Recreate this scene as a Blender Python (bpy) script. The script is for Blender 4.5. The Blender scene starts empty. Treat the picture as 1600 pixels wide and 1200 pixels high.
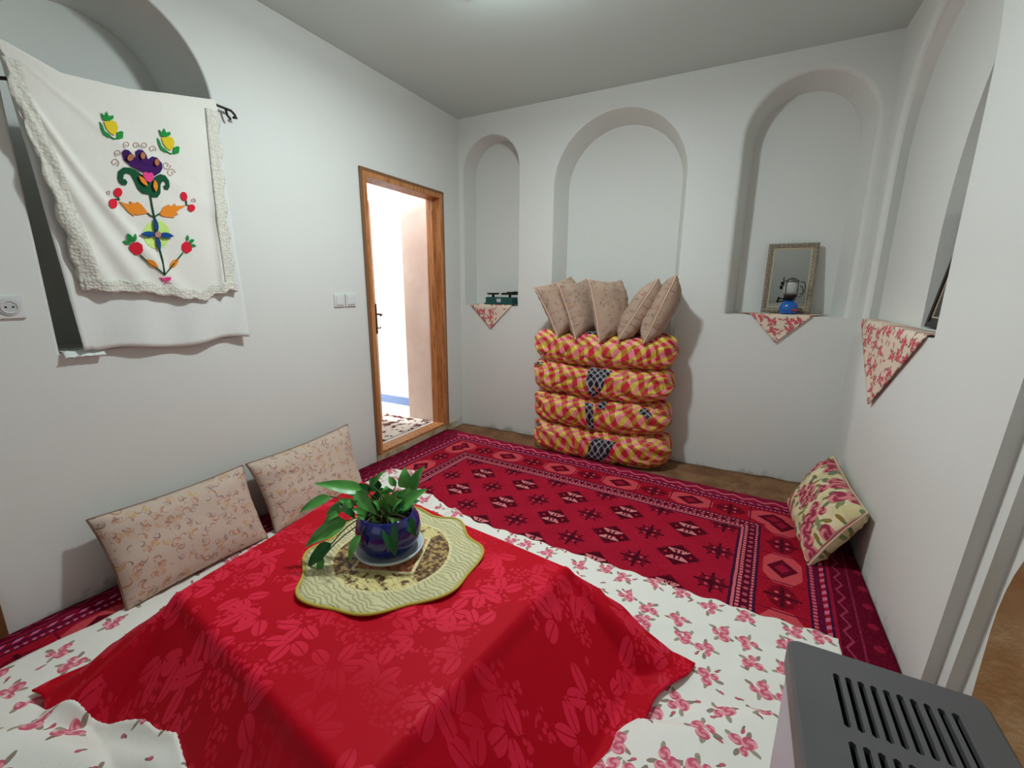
import bpy, bmesh, math, random
from mathutils import Vector, Matrix, noise as mnoise
from mathutils.geometry import tessellate_polygon
PI = math.pi
scene = bpy.context.scene
col = scene.collection
random.seed(7)

# ------------------------------------------------------------------ room figures (metres)
XL, XR, YB, YF, ZC = -2.29, 0.62, 3.36, -1.5, 2.675

# ------------------------------------------------------------------ camera
FPX, PITCH, YAW, ROLL = 676.5, 0.2199, 0.4819, 0.0071
fw = Vector((-math.sin(YAW)*math.cos(PITCH), math.cos(YAW)*math.cos(PITCH), -math.sin(PITCH)))
rt0 = Vector((math.cos(YAW), math.sin(YAW), 0)); up0 = rt0.cross(fw)
rt = rt0*math.cos(ROLL)+up0*math.sin(ROLL); up = -rt0*math.sin(ROLL)+up0*math.cos(ROLL)
cd = bpy.data.cameras.new('camera'); cam = bpy.data.objects.new('camera', cd); col.objects.link(cam)
cam.matrix_world = Matrix(((rt.x, up.x, -fw.x, 0), (rt.y, up.y, -fw.y, 0), (rt.z, up.z, -fw.z, 1.3), (0, 0, 0, 1)))
cd.sensor_fit = 'HORIZONTAL'; cd.sensor_width = 36; cd.lens = 36*FPX/1600; cd.clip_start = .02
scene.camera = cam

# ------------------------------------------------------------------ world, lights, exposure
w = bpy.data.worlds.new('world'); scene.world = w; w.use_nodes = True
w.node_tree.nodes['Background'].inputs[0].default_value = (.80, .90, 1, 1)
w.node_tree.nodes['Background'].inputs[1].default_value = 4.2

def light(name, kind, loc, power, colr, size=.1, size_y=None, rot=(0, 0, 0)):
    ld = bpy.data.lights.new(name, kind); ld.energy = power; ld.color = colr
    if kind == 'AREA':
        ld.shape = 'RECTANGLE'; ld.size = size; ld.size_y = size_y or size
    else:
        ld.shadow_soft_size = size
    o = bpy.data.objects.new(name, ld); o.location = loc; o.rotation_euler = rot; col.objects.link(o); return o
light('ceiling_bulb', 'AREA', (-.98, 1.70, 2.56), 29, (.86, .97, 1), .14, .14)
light('ceiling_bulb_glow', 'POINT', (-.98, 1.70, 2.50), 18, (.86, .97, 1), .06)
light('front_fill', 'AREA', (-1.05, YF+.02, 1.55), 4, (.80, .92, 1), 1.5, 1.3, (PI/2, 0, 0))  # unseen fill lamp added inside the front wall, no daylight comes through
light('hall_daylight', 'AREA', (-4.25, 2.80, 2.55), 40, (.90, .95, 1), .35, .35, (0, -math.radians(66), 0))
vs = scene.view_settings
vs.view_transform = 'Standard'; vs.look = 'None'; vs.gamma = 1; vs.use_curve_mapping = False; vs.exposure = .0

# ------------------------------------------------------------------ node helpers
def lin(c):
    r = []
    for v in c[:3]:
        v = v/255; r.append(v/12.92 if v <= .04045 else ((v+.055)/1.055)**2.4)
    return tuple(r)+(1,)

class N:
    """a socket with arithmetic"""
    t = None
    def __init__(s, k): s.k = k
    def __add__(a, b): return M('ADD', a, b)
    __radd__ = __add__
    def __sub__(a, b): return M('SUBTRACT', a, b)
    def __rsub__(a, b): return M('SUBTRACT', b, a)
    def __mul__(a, b): return M('MULTIPLY', a, b)
    __rmul__ = __mul__
    def __truediv__(a, b): return M('DIVIDE', a, b)
    def __lt__(a, b): return M('LESS_THAN', a, b)
    def __gt__(a, b): return M('GREATER_THAN', a, b)
def put(inp, v):
    if isinstance(v, N): N.t.links.new(v.k, inp)
    elif isinstance(v, bpy.types.NodeSocket): N.t.links.new(v, inp)
    else: inp.default_value = v
def M(op, *a):
    n = N.t.nodes.new('ShaderNodeMath'); n.operation = op
    for i, v in enumerate(a): put(n.inputs[i], v)
    return N(n.outputs[0])
def absn(a): return M('ABSOLUTE', a)
def sin(a): return M('SINE', a)
def cos(a): return M('COSINE', a)
def mx(a, b): return M('MAXIMUM', a, b)
def mn(a, b): return M('MINIMUM', a, b)
def frac(a): return M('FRACT', a)
def floor_(a): return M('FLOOR', a)
def hyp(a, b): return M('SQRT', a*a+b*b)
def band(x, a, b): return M('COMPARE', x, (a+b)/2, abs(b-a)/2)
def ss(x, a, b):
    n = N.t.nodes.new('ShaderNodeMapRange'); n.interpolation_type = 'SMOOTHSTEP'
    put(n.inputs[0], x); n.inputs[1].default_value = a; n.inputs[2].default_value = b
    return N(n.outputs[0])
def comb(x, y, z=0.0):
    n = N.t.nodes.new('ShaderNodeCombineXYZ')
    put(n.inputs[0], x); put(n.inputs[1], y); put(n.inputs[2], z); return n.outputs[0]
def sep(v):
    n = N.t.nodes.new('ShaderNodeSeparateXYZ'); put(n.inputs[0], v); return N(n.outputs[0]), N(n.outputs[1]), N(n.outputs[2])
def mixc(f, a, b):
    n = N.t.nodes.new('ShaderNodeMix'); n.data_type = 'RGBA'
    put(n.inputs[0], f); put(n.inputs[6], a); put(n.inputs[7], b); return n.outputs[2]
def vor(v, scale=1.0, rnd=1.0, feat='F1', dim='2D'):
    n = N.t.nodes.new('ShaderNodeTexVoronoi'); n.voronoi_dimensions = dim; n.feature = feat
    put(n.inputs['Vector'], v); n.inputs['Scale'].default_value = scale; n.inputs['Randomness'].default_value = rnd
    if feat == 'DISTANCE_TO_EDGE': return N(n.outputs['Distance'])
    return N(n.outputs['Distance']), n.outputs['Color'], n.outputs['Position']
def noi(v, scale, detail=2.0, rough=.5):
    n = N.t.nodes.new('ShaderNodeTexNoise'); put(n.inputs['Vector'], v)
    n.inputs['Scale'].default_value = scale; n.inputs['Detail'].default_value = detail; n.inputs['Roughness'].default_value = rough
    return N(n.outputs[0])
def coord(kind='Object'):
    n = N.t.nodes.new('ShaderNodeTexCoord'); return n.outputs[kind]
def material(name, fn=None, color=None, rough=.8, metal=0.0, bump=None, spec=.3, sheen=0.0, emit=None, trans=0.0):
    """fn() -> dict(color=, bump=, rough=, bump_dist=)"""
    m = bpy.data.materials.new(name); m.use_nodes = True
    nt = m.node_tree; N.t = nt
    b = nt.nodes['Principled BSDF']
    b.inputs['Roughness'].default_value = rough; b.inputs['Metallic'].default_value = metal
    b.inputs['Specular IOR Level'].default_value = spec
    if sheen:
        b.inputs['Sheen Weight'].default_value = sheen; b.inputs['Sheen Roughness'].default_value = .4
    if trans: b.inputs['Transmission Weight'].default_value = trans
    if color is not None: b.inputs['Base Color'].default_value = color
    r = fn() if fn else {}
    if 'color' in r: put(b.inputs['Base Color'], r['color'])
    if 'rough' in r: put(b.inputs['Roughness'], r['rough'])
    if 'bump' in r:
        bn = nt.nodes.new('ShaderNodeBump'); put(bn.inputs['Height'], r['bump'])
        bn.inputs['Distance'].default_value = r.get('dist', .003); bn.inputs['Strength'].default_value = r.get('str', 1)
        nt.links.new(bn.outputs[0], b.inputs['Normal'])
    if emit:
        b.inputs['Emission Color'].default_value = emit[0]; b.inputs['Emission Strength'].default_value = emit[1]
    return m

# ---- plain surfaces
def f_plaster(base, dirt):
    def f():
        c = coord()
        x, y, z = sep(c)
        n1 = noi(c, 1.3, 3); n2 = noi(c, 9, 4)
        k = mixc(n1*.35+n2*.12, base, dirt)
        # scuffs and damp marks close to the floor
        stain = ss(noi(c, 7, 5, .65)+(.10-z)*2.2, .62, .85)*(z < .3)
        k = mixc(stain*.55, k, lin((126, 112, 84)))
        chip = (noi(c, 38, 3, .6) > .79)*(z < 1.2)
        k = mixc(chip*.35, k, lin((150, 140, 120)))
        return dict(color=k, bump=n2*.4+noi(c, 60, 2)*.05+n1, dist=.0035)
    return f
PLASTER = material('wall_plaster', f_plaster(lin((222, 223, 218)), lin((210, 212, 205))), rough=.62, spec=.25)
CEIL = material('ceiling_plaster', f_plaster(lin((206, 217, 212)), lin((198, 208, 202))), rough=.75, spec=.2)
def f_clay():
    c = coord(); n = noi(c, 5, 6, .6)
    k = mixc(ss(n, .35, .65), lin((196, 152, 104)), lin((222, 194, 156)))
    return dict(color=k, bump=n+noi(c, 30, 4)*.4, dist=.012)
CLAY = material('bare_clay', f_clay, rough=.95)
def f_wood():
    c = coord(); x, y, z = sep(c)
    n = noi(comb(x*18, y*18, z*1.6), 2.2, 5, .6)
    g = frac(n*5)
    k = mixc(ss(n, .3, .7), lin((168, 104, 58)), lin((206, 146, 92)))
    k = mixc((g < .18)*.5, k, lin((118, 66, 36)))
    return dict(color=k, bump=n, dist=.002)
WOOD = material('door_wood', f_wood, rough=.5)
DARKWOOD = material('brown_wood', None, lin((110, 72, 40)), .6)
def f_floor():
    c = coord(); n = noi(c, 4, 5)
    return dict(color=mixc(n, lin((120, 92, 66)), lin((150, 118, 86))), bump=n, dist=.004)
FLOOR = material('floor_concrete', f_floor, rough=.9)
def f_felt():
    c = coord(); x, y, z = sep(c); n = noi(c, 6, 6, .65)
    k = mixc(ss(n, .35, .65), lin((112, 76, 52)), lin((140, 104, 72)))
    k = mixc(ss(noi(c, 22, 3), .6, .75)*.5, k, lin((104, 50, 44)))
    return dict(color=k, bump=n+noi(c, 90, 2)*.4, dist=.006)
FELT = material('brown_felt', f_felt, rough=.95)
def f_sill():
    c = coord(); n = noi(c, 9, 5, .6)
    k = mixc(ss(n, .4, .7), lin((196, 182, 150)), lin((150, 128, 92)))
    return dict(color=k, bump=n, dist=.004)
SILL = material('worn_sill', f_sill, rough=.8)

# ---- Turkmen rug: local x runs along the back wall, local y towards the room's front
def f_rug():
    c = coord(); X, Y, Z = sep(c)
    wob = noi(c, 14, 2)
    u = X+(wob-.5)*.006; v = Y+(noi(c, 11, 2)-.5)*.006
    red = mixc(noi(c, 9, 4), lin((150, 16, 40)), lin((172, 28, 52)))
    dark = lin((74, 8, 26)); rust = lin((182, 30, 40)); pink = lin((206, 100, 108)); navy = lin((58, 20, 52)); cream = lin((222, 146, 144)); mar = lin((104, 10, 32))
    k = red
    # field: rows of guls
    gx, gy = .337, .272
    a = frac((u-.475)/gx+.5)-.5; b = frac((v-.325)/gy+.5)-.5
    a = a*gx; b = b*gy
    aa, bb = absn(a), absn(b)
    loz = (aa/.098+bb/.088) < 1.0
    zig = (aa/.106+bb/.096+(absn(frac(a*60)-.5))*.12) < 1.04
    k = mixc(zig, k, mar); k = mixc(loz, k, dark)
    hour = (bb > .014)*(bb < .046)*(aa < bb*1.1+.006)*(noi(c, 90, 1) > .38)
    side = (absn(bb-aa*.85) < .006)*(aa > .02)*(aa < .060)
    k = mixc(mn(hour+side, 1.0)*loz, k, mixc(noi(c, 60, 1), cream, pink))
    hh = (absn(aa-.010) < .0038)*(bb < .040)
    h2 = (bb < .004)*(aa < .02)
    k = mixc(mn(hh+h2, 1.0), k, dark)
    dots = ((hyp(aa-.058, bb-.003)) < .007)
    k = mixc(dots, k, rust)
    # minor guls between
    a2 = absn(frac((u-.475)/gx)-.5)*gx; b2 = absn(frac((v-.325)/gy)-.5)*gy
    m2 = (mx(a2*1.0, b2*1.25)+mn(a2, b2)*.45) < .062
    k = mixc(m2*.8, k, mar)
    cr = (mn(a2, b2) < .006)*(mx(a2, b2) < .075)+(absn(a2-b2) < .006)*(a2 < .05)
    k = mixc(mn(cr, 1.0), k, lin((66, 8, 26)))
    k = mixc((hyp(a2-.022, b2-.022) < .008), k, lin((196, 70, 84)))
    # frame distances from the inner field
    x0, x1, y0, y1 = .22, 2.06, .17, 3.60
    d = mx(mx(x0-u, u-x1), mx(y0-v, v-y1))
    alongx = (mx(x0-u, u-x1) > mx(y0-v, v-y1))*1.0         # 1 on the side borders
    s = alongx*v+(1-alongx)*u
    def stripe(k, lo, hi, c_): return mixc(band(d, lo, hi), k, c_)
    k = stripe(k, 0, .60, mixc(noi(c, 9, 3), lin((150, 14, 36)), lin((168, 22, 42))))
    k = stripe(k, .0, .012, navy)
    k = stripe(k, .012, .024, pink); k = stripe(k, .024, .030, navy)
    chk = (frac(s*45) < .5)*1.0
    k = mixc(band(d, .030, .044)*chk, k, lin((212, 132, 140)))
    k = stripe(k, .044, .082, lin((84, 10, 36)))
    fl = (hyp((frac(s/.045)-.5)*.045, d-.063) < .011)
    k = mixc(fl, k, lin((178, 74, 92)))
    k = mixc(band(d, .082, .092)*chk, k, lin((212, 132, 140)))
    k = stripe(k, .092, .104, navy)
    # octagon border, one every 0.225 m, light and dark in turn
    o0 = .205
    per = .44
    sx = (s-.02)/per
    ca = absn(frac(sx+.5)-.5)*per; cb = absn(d-.20)
    octa = (mx(ca*.62, cb)+mn(ca*.62, cb)*.0 < .078)*((ca*.62+cb) < .115)*(d > .104)
    dash = (frac(s*60) < .5)*.3
    k = mixc(octa, k, mixc(dash, lin((200, 76, 82)), lin((186, 56, 68))))
    inn = (ca*.9+cb*1.15) < .072
    k = mixc(inn*(d > .104), k, lin((92, 8, 30)))
    k = mixc(((ca*.9+cb*1.15) < .035)*(d > .104), k, lin((150, 24, 50)))
    cc = absn(frac(sx)-.5)*per
    o2 = (mx(cc*.7, cb)+mn(cc*.7, cb)*.5) < .062
    k = mixc(o2*(d > .104)*.85, k, lin((112, 10, 32)))
    k = mixc(((mn(cc, cb) < .007)*(mx(cc, cb) < .07))*(d > .104), k, lin((70, 8, 28)))
    k = mixc((hyp(cc-.025, cb-.022) < .008)*(d > .104), k, lin((206, 90, 96)))
    k = mixc((absn(cc-.105) < .004)*band(d, .11, .29), k, lin((110, 14, 44)))
    k = stripe(k, .296, .306, navy)
    k = mixc(band(d, .306, .320)*chk, k, lin((200, 104, 128)))
    k = stripe(k, .320, .345, lin((92, 14, 50)))
    k = mixc(band(d, .345, .362)*(frac(s*22+d*20) < .5), k, lin((206, 104, 130)))
    k = stripe(k, .362, .372, navy)
    k = stripe(k, .372, .60, mixc(noi(c, 30, 3), lin((140, 12, 44)), lin((160, 26, 60))))
    zz = absn(frac(s*9)-.5)*.07
    k = mixc((absn(d-.39-zz) < .006)*(1-alongx), k, lin((212, 120, 140)))
    k = mixc((absn(d-.425-zz) < .005)*(1-alongx), k, lin((96, 22, 60)))
    k = mixc((d > .385)*alongx, k, lin((96, 8, 34)))
    zz2 = absn(frac(s*11)-.5)*.05
    k = mixc((absn(d-.40-zz2) < .005)*alongx, k, lin((150, 50, 78)))
    k = mixc(band(d, .45, .457)*alongx, k, lin((130, 36, 66)))
    k = mixc((hyp((frac(s*8)-.5)/8, d-.50) < .018)*alongx, k, lin((140, 24, 50)))
    # woven ribs
    rib = (sin(v*1300)*.5+.5)
    sp = noi(comb(u*220, v*60), 1, 1)
    k = mixc(ss(sp, .55, .8)*.25, k, lin((216, 80, 92)))
    return dict(color=k, bump=noi(comb(u*300, v*120), 1, 1)+rib*.2, dist=.0015)
RUG = material('turkmen_rug', f_rug, rough=.92, spec=.05)

def rose(k, x, y, cell, R, cols, leaf, keep=.8, seedoff=0.0):
    """scattered bunches of roses with leaves, over colour k"""
    px = x/cell+seedoff; py = y/cell
    d, cc, pos = vor(comb(px, py), 1, .62)
    qx, qy, _ = sep(pos); r1, r2, r3 = sep(cc)
    lx = (px-qx)*cell; ly = (py-qy)*cell
    w1 = noi(comb(x/R, y/R), .8, 2); w2 = noi(comb(y/R, x/R, 3.0), .8, 2)
    lx = lx+(w1-.5)*R*.5; ly = ly+(w2-.5)*R*.5
    th = r1*6.283
    on = (r2 < keep)*1.0
    for j in range(4):                                        # leaves
        a = th+.6+j*1.6
        ca, sa = cos(a), sin(a)
        ex = lx*ca+ly*sa-R*.98; ey = ly*ca-lx*sa
        e = hyp(ex/(R*.42), ey/(R*.19))
        k = mixc((e < 1)*on*.9, k, leaf[j % 2])
    for j, (off, rr) in enumerate(((.52, .50), (.50, .42), (.62, .33))):
        a = th+j*2.2
        rr = rr*1.15
        dx = lx-cos(a)*R*off; dy = ly-sin(a)*R*off
        dd = hyp(dx, dy)/(R*rr)
        ang = M('ARCTAN2', dy, dx)
        sp = sin(dd*5+ang*2+w1*6)
        rc = mixc(ss(sp, -.6, .7), cols[0], cols[1])
        rc = mixc((dd < .35)*.6, rc, cols[0])
        k = mixc((dd < 1)*on, k, rc)
    return k
def buds(k, x, y, cell, r, c1, c2, keep=.5, off=3.3):
    px = x/cell+off; py = y/cell+off
    d, cc, pos = vor(comb(px, py), 1, .8); qx, qy, _ = sep(pos); r1, r2, r3 = sep(cc)
    lx = (px-qx)*cell; ly = (py-qy)*cell
    ca, sa = cos(r1*6.28), sin(r1*6.28)
    e = hyp((lx*ca+ly*sa)/r, (ly*ca-lx*sa)/(r*.55))
    e2 = hyp((lx*ca+ly*sa-r*1.1)/r, (ly*ca-lx*sa-r*.3)/(r*.35))
    k = mixc((e2 < 1)*(r2 < keep), k, c2)
    return mixc((e < 1)*(r2 < keep), k, c1)
def f_sheet():
    c = coord(); x, y, z = sep(c)
    k = mixc(noi(c, 3, 3)*.4, lin((240, 239, 230)), lin((230, 227, 215)))
    k = buds(k, x, y, .07, .009, lin((196, 96, 110)), lin((120, 110, 90)), .42)
    k = rose(k, x, y, .122, .036, (lin((206, 92, 116)), lin((236, 158, 168))), (lin((132, 112, 92)), lin((150, 138, 112))), .9)
    return dict(color=k, bump=noi(c, 18, 3)+noi(c, 160, 1)*.08, dist=.003)
SHEET = material('rose_print_sheet', f_sheet, rough=.8, sheen=.1)
def f_small():
    c = coord(); x, y, z = sep(c); x = x+y*.7
    k = mixc(noi(c, 5, 2)*.5, lin((228, 208, 186)), lin((214, 192, 172)))
    k = buds(k, x, z, .045, .010, lin((200, 110, 112)), lin((140, 124, 104)), .7, 1.7)
    k = rose(k, x, z, .072, .026, (lin((188, 66, 80)), lin((220, 130, 132))), (lin((110, 92, 74)), lin((128, 108, 88))), .85)
    return dict(color=k, bump=noi(c, 60, 3), dist=.002)
SMALLROSE = material('rose_print_cream_cloth', f_small, rough=.8)
def f_bigrose():
    c = coord('UV'); x, y, z = sep(c)
    k = mixc(ss(noi(comb(x, y), 9, 3), .4, .65), lin((222, 208, 168)), lin((196, 182, 132)))
    k = buds(k, x, y, .075, .020, lin((138, 112, 54)), lin((98, 118, 84)), .55, 1.1)
    k = rose(k, x, y, .165, .074, (lin((150, 44, 70)), lin((214, 130, 132))), (lin((84, 108, 84)), lin((116, 124, 78))), .92, .35)
    return dict(color=k, bump=noi(comb(x, y), 25, 3), dist=.004)
BIGROSE = material('large_rose_print', f_bigrose, rough=.8)
def f_paisley(b0, b1, cols, ks):
  def f():
    c = coord('UV'); x, y, z = sep(c)
    k = mixc(noi(comb(x, y), 6, 3), b0, b1)
    for i, (cell, r, wd) in enumerate(((.060, .0155, .0028), (.074, .021, .0042), (.066, .017, .0030), (.085, .021, .0055))):
        px = x/cell+i*5.3; py = y/cell-i*2.1
        d, cc, pos = vor(comb(px, py), 1, .75); qx, qy, _ = sep(pos); r1, r2, r3 = sep(cc)
        lx = (px-qx)*cell; ly = (py-qy)*cell
        a = r1*6.28
        ux = lx*cos(a)+ly*sin(a); uy = ly*cos(a)-lx*sin(a)
        arc = (absn(hyp(ux, uy)-r*.72) < wd*(ss(ux, -r*1.0, r)*.9+.25))*(uy > -.002)
        drop = (absn(hyp(ux*1.7, uy)-r*.45) < wd*.45)
        k = mixc(mn(arc+drop*(r3 > .5), 1.0)*(r2 < .75)*ks, k, cols[i])
    d, cc, pos = vor(comb(x/.010, y/.010), 1, 1)
    cl = ss(noi(comb(x, y, 4.0), 22, 1), .60, .68)
    r1, r2, r3 = sep(cc)
    k = mixc(cl*(r1 > .35)*(d < .45)*ks, k, cols[1])
    return dict(color=k, bump=noi(comb(x, y), 30, 3)+noi(comb(x, y), 400, 0)*.1, dist=.003)
  return f
PAISLEY = material('beige_paisley_print', f_paisley(lin((206, 186, 168)), lin((194, 172, 156)), (lin((150, 112, 98)), lin((186, 122, 92)), lin((140, 108, 108)), lin((200, 160, 112))), .8), rough=.75, sheen=.1)
PAISLEYB = material('brown_paisley_print', f_paisley(lin((176, 150, 130)), lin((162, 136, 118)), (lin((120, 92, 82)), lin((150, 108, 84)), lin((104, 84, 88)), lin((176, 142, 112))), .7), rough=.75, sheen=.1)
PIPING = material('beige_piping', None, lin((206, 176, 152)), .8)
PIPEDK = material('brown_piping', None, lin((128, 98, 82)), .8)

def f_velvet():
    c = coord(); x, y, z = sep(c)
    g = noi(c, 2.2, 2)
    k = mixc(g, lin((176, 0, 22)), lin((198, 2, 32)))
    lf = lin((228, 38, 68))
    tot = None
    wx = noi(c, 7, 1)-.5
    for i, cell in enumerate((.15, .19)):
        px = x/cell+i*3.7; py = y/cell+i*1.9
        d, cc, pos = vor(comb(px, py), 1, .55); qx, qy, _ = sep(pos); r1, r2, r3 = sep(cc)
        lx = (px-qx)*cell; ly = (py-qy)*cell
        for j in range(3):
            a = r1*6.28+j*1.2+wx*.3
            ca, sa = cos(a), sin(a)
            ux = lx*ca+ly*sa-.043; uy = ly*ca-lx*sa
            e = hyp(ux/.031, uy/.0195)
            m_ = (e < 1)*(absn(uy) > .0016)*(r2 < .8)
            tot = m_ if tot is None else mx(tot, m_)
    d, cc, pos = vor(comb(x/.017, y/.017), 1, .8); r1, r2, r3 = sep(cc)
    dotm = (d < .36)*(noi(comb(x, y, 9.0), 9, 1) > .54)
    tot = mx(tot, dotm*.8)
    k = mixc(tot*(ss(noi(c, 2.6, 1), .34, .6)*.75+.12), k, lf)
    # pile brushed different ways
    return dict(color=k, bump=tot*.6+noi(c, 5, 2)*2+noi(c, 260, 1)*.15, dist=.002, rough=.62-tot*.12)
VELVET = material('red_leaf_velvet', f_velvet, rough=.6, spec=.12, sheen=.0)

def checks(x, y, cell):
    a = frac(x/cell/4)*4; b = frac(y/cell/4)*4
    def cls(t): return (band(t, 0, 1), band(t, 2, 3))
    r1_, y1_ = cls(a); r2_, y2_ = cls(b)
    pinky = lin((224, 130, 136)); red = lin((196, 30, 52)); yel = lin((214, 190, 72)); och = lin((180, 120, 42)); k = pinky
    # bands: red and yellow alternate with pink and ochre between
    ra = (frac(a/2) < .5)*1.0; rb = (frac(b/2) < .5)*1.0
    k = mixc(ra, mixc(rb, yel, och), mixc(rb, och, red))
    k = mixc(((1-ra)*rb), k, pinky)
    return k
def f_checks():
    c = coord('UV'); x, y, z = sep(c)
    wx = (noi(comb(x, y), 5, 2)-.5)*.085; wy = (noi(comb(x, y, 5.0), 5, 2)-.5)*.085
    a = (x+y)*.7071+wx; b = (x-y)*.7071+wy
    return dict(color=checks(a, b, .034), bump=noi(comb(x*1.0, y*1.0), 26, 3), dist=.004)
CHECK = material('check_scarf_cloth', f_checks, rough=.48, spec=.45, sheen=.1)
def f_plaid():
    c = coord('UV'); x, y, z = sep(c)
    a = (x+y)*.7071; b = (x-y)*.7071
    fa = frac(a/.034); fb = frac(b/.034)
    l = mn((fa < .07)*1.0+(band(fa, .16, .22))+(fb < .07)*1.0+band(fb, .16, .22), 1.0)
    return dict(color=mixc(l*.8, lin((26, 22, 30)), lin((206, 206, 214))))
PLAID = material('black_white_plaid', f_plaid, rough=.6)

def f_mat():
    c = coord(); x, y, z = sep(c); r = hyp(x, y); ang = M('ARCTAN2', y, x)
    k = mixc(noi(c, 12, 3), lin((218, 210, 164)), lin((200, 192, 142)))
    q = ss(sin((x*.7+y)*330+noi(c, 14, 3)*26), .3, .9)
    k = mixc(q*.30, k, lin((140, 130, 92)))
    n = noi(c, 26, 4, .7); n2 = noi(c, 60, 3, .7)
    # four lens panels round a central square, cut from different brocades
    m = mx(absn(x), absn(y))
    lens = (r < .205)*(m > .105)
    gold = mixc(ss(n, .5, .58), lin((224, 208, 140)), lin((110, 72, 44)))
    brown = mixc(ss(n2, .42, .62), lin((84, 54, 34)), lin((196, 160, 96)))
    pick = (x > absn(y))*1.0+((0-x) > absn(y))*1.0
    k = mixc(lens, k, mixc(pick, gold, brown))
    inner = (m < .105)
    sq = mixc(ss(n, .45, .6), lin((204, 136, 96)), lin((140, 74, 50)))
    k = mixc(inner, k, sq)
    ed = mx((absn(m-.105) < .006)*(r < .21), (absn(r-.207) < .005)*(m > .08))
    k = mixc(ed, k, lin((228, 214, 160)))
    return dict(color=k, bump=q*1.0+n, dist=.003)
MAT = material('patchwork_mat_cloth', f_mat, rough=.55, spec=.4)
RIM = material('yellow_binding', None, lin((190, 172, 70)), .7)
def f_muslin(a, b):
    def f():
        c = coord(); x, y, z = sep(c)
        n = noi(c, 3, 4)
        return dict(color=mixc(n, a, b), bump=noi(c, 220, 1)*.3+noi(c, 14, 3), dist=.002)
    return f
MUSLIN = material('white_cotton', f_muslin(lin((236, 234, 226)), lin((226, 224, 214))), rough=.9)
LINEN = material('grey_white_voile', f_muslin(lin((230, 232, 227)), lin((220, 222, 217))), rough=.9)
def f_lace():
    c = coord(); x, y, z = sep(c)
    d, cc, pos = vor(comb(y/.012, z/.012), 1, .7)
    d2 = vor(comb(y/.034, z/.034), 1, .8, 'DISTANCE_TO_EDGE')
    k = mixc(ss(d, .15, .5)*.4+(d2 < .08)*.35, lin((226, 224, 212)), lin((206, 202, 190)))
    return dict(color=k, bump=d+(d2 < .1)*1.0, dist=.003)
LACE = material('scalloped_lace', f_lace, rough=.9)
def flat(name, rgb, rough=.85, **k): return material(name, None, lin(rgb), rough, **k)
FELTS = {n: flat('applique_'+n, c) for n, c in dict(green=(26, 146, 62), deep_green=(14, 82, 50), yellow=(228, 200, 40), purple=(62, 14, 92), pink=(236, 70, 140), orange=(238, 142, 40), red=(222, 30, 52), blue=(18, 72, 140), lime=(206, 238, 130), tan=(176, 112, 74), rosy=(190, 136, 126)).items()}
def f_leafm():
    c = coord('Object'); n = noi(c, 14, 2)
    return dict(color=mixc(n, lin((44, 128, 46)), lin((104, 176, 80))))
LEAF = material('pothos_leaf', f_leafm, rough=.38, spec=.5)
LEAFD = flat('pothos_leaf_dark', (26, 92, 40), .4)
STEM = flat('plant_stem', (84, 96, 50), .6)
POT = material('cobalt_glaze', None, lin((14, 24, 110)), .12, spec=.7)
SAUCER = material('pale_saucer', None, lin((196, 206, 208)), .2, spec=.6)
SOIL = flat('soil', (52, 36, 26), .95)
WHITEPL = material('white_plastic', None, lin((214, 216, 214)), .35, spec=.5)
DARKHOLE = flat('dark_recess', (20, 20, 22), .9)
METAL = material('steel', None, lin((120, 118, 112)), .35, 1.0)
DMETAL = material('dark_metal', None, lin((50, 48, 46)), .45, .7)
BRONZE = material('bronze_handle', None, lin((96, 70, 50)), .4, .8)
BLUEPAINT = material('blue_enamel', None, lin((16, 92, 172)), .28, spec=.6)
def f_orn():
    c = coord(); x, y, z = sep(c)
    d, _, _ = vor(comb(x/.009, z/.009), 1, .5)
    k = mixc(ss(d, .2, .6), lin((170, 158, 140)), lin((112, 102, 88)))
    return dict(color=k, bump=d, dist=.003)
ORNATE = material('antique_silver_frame', f_orn, rough=.45, metal=.25)
GOLD = material('gilt_edge', None, lin((210, 196, 158)), .3, .7)
MIRROR = material('mirror_glass', None, (.86, .9, .9, 1), .02, 1.0)
GLASS = material('frosted_glass', None, lin((226, 230, 226)), .35, trans=.6)
SCALEG = material('green_scale_paint', None, lin((34, 84, 80)), .45)
HEATTOP = material('charcoal_enamel', lambda: dict(color=mixc(noi(coord(), 5, 3), lin((84, 83, 84)), lin((104, 102, 102)))), rough=.42, spec=.4)
HEATSIDE = material('pale_grey_enamel', None, lin((190, 188, 198)), .35)
HALLWALL = material('hall_plaster', f_plaster(lin((246, 244, 238)), lin((238, 232, 224))), rough=.8)
def f_pinkwall():
    c = coord(); n = noi(c, 3, 5)
    return dict(color=mixc(ss(n, .35, .65), lin((244, 226, 212)), lin((234, 208, 192))), bump=n, dist=.005)
HALLPINK = material('hall_pink_plaster', f_pinkwall, rough=.8)
BLUESK = flat('blue_skirting', (132, 152, 196), .6)
def f_hallrug():
    c = coord(); x, y, z = sep(c); n = noi(c, 16, 3, .6)
    return dict(color=mixc(ss(n, .52, .56), lin((236, 226, 214)), lin((110, 60, 60))), bump=n, dist=.002)
HALLRUG = material('hall_rug_print', f_hallrug, rough=.9)
LAMPGL = material('pressed_glass_shade', None, lin((214, 212, 204)), .3, trans=.35)

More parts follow.
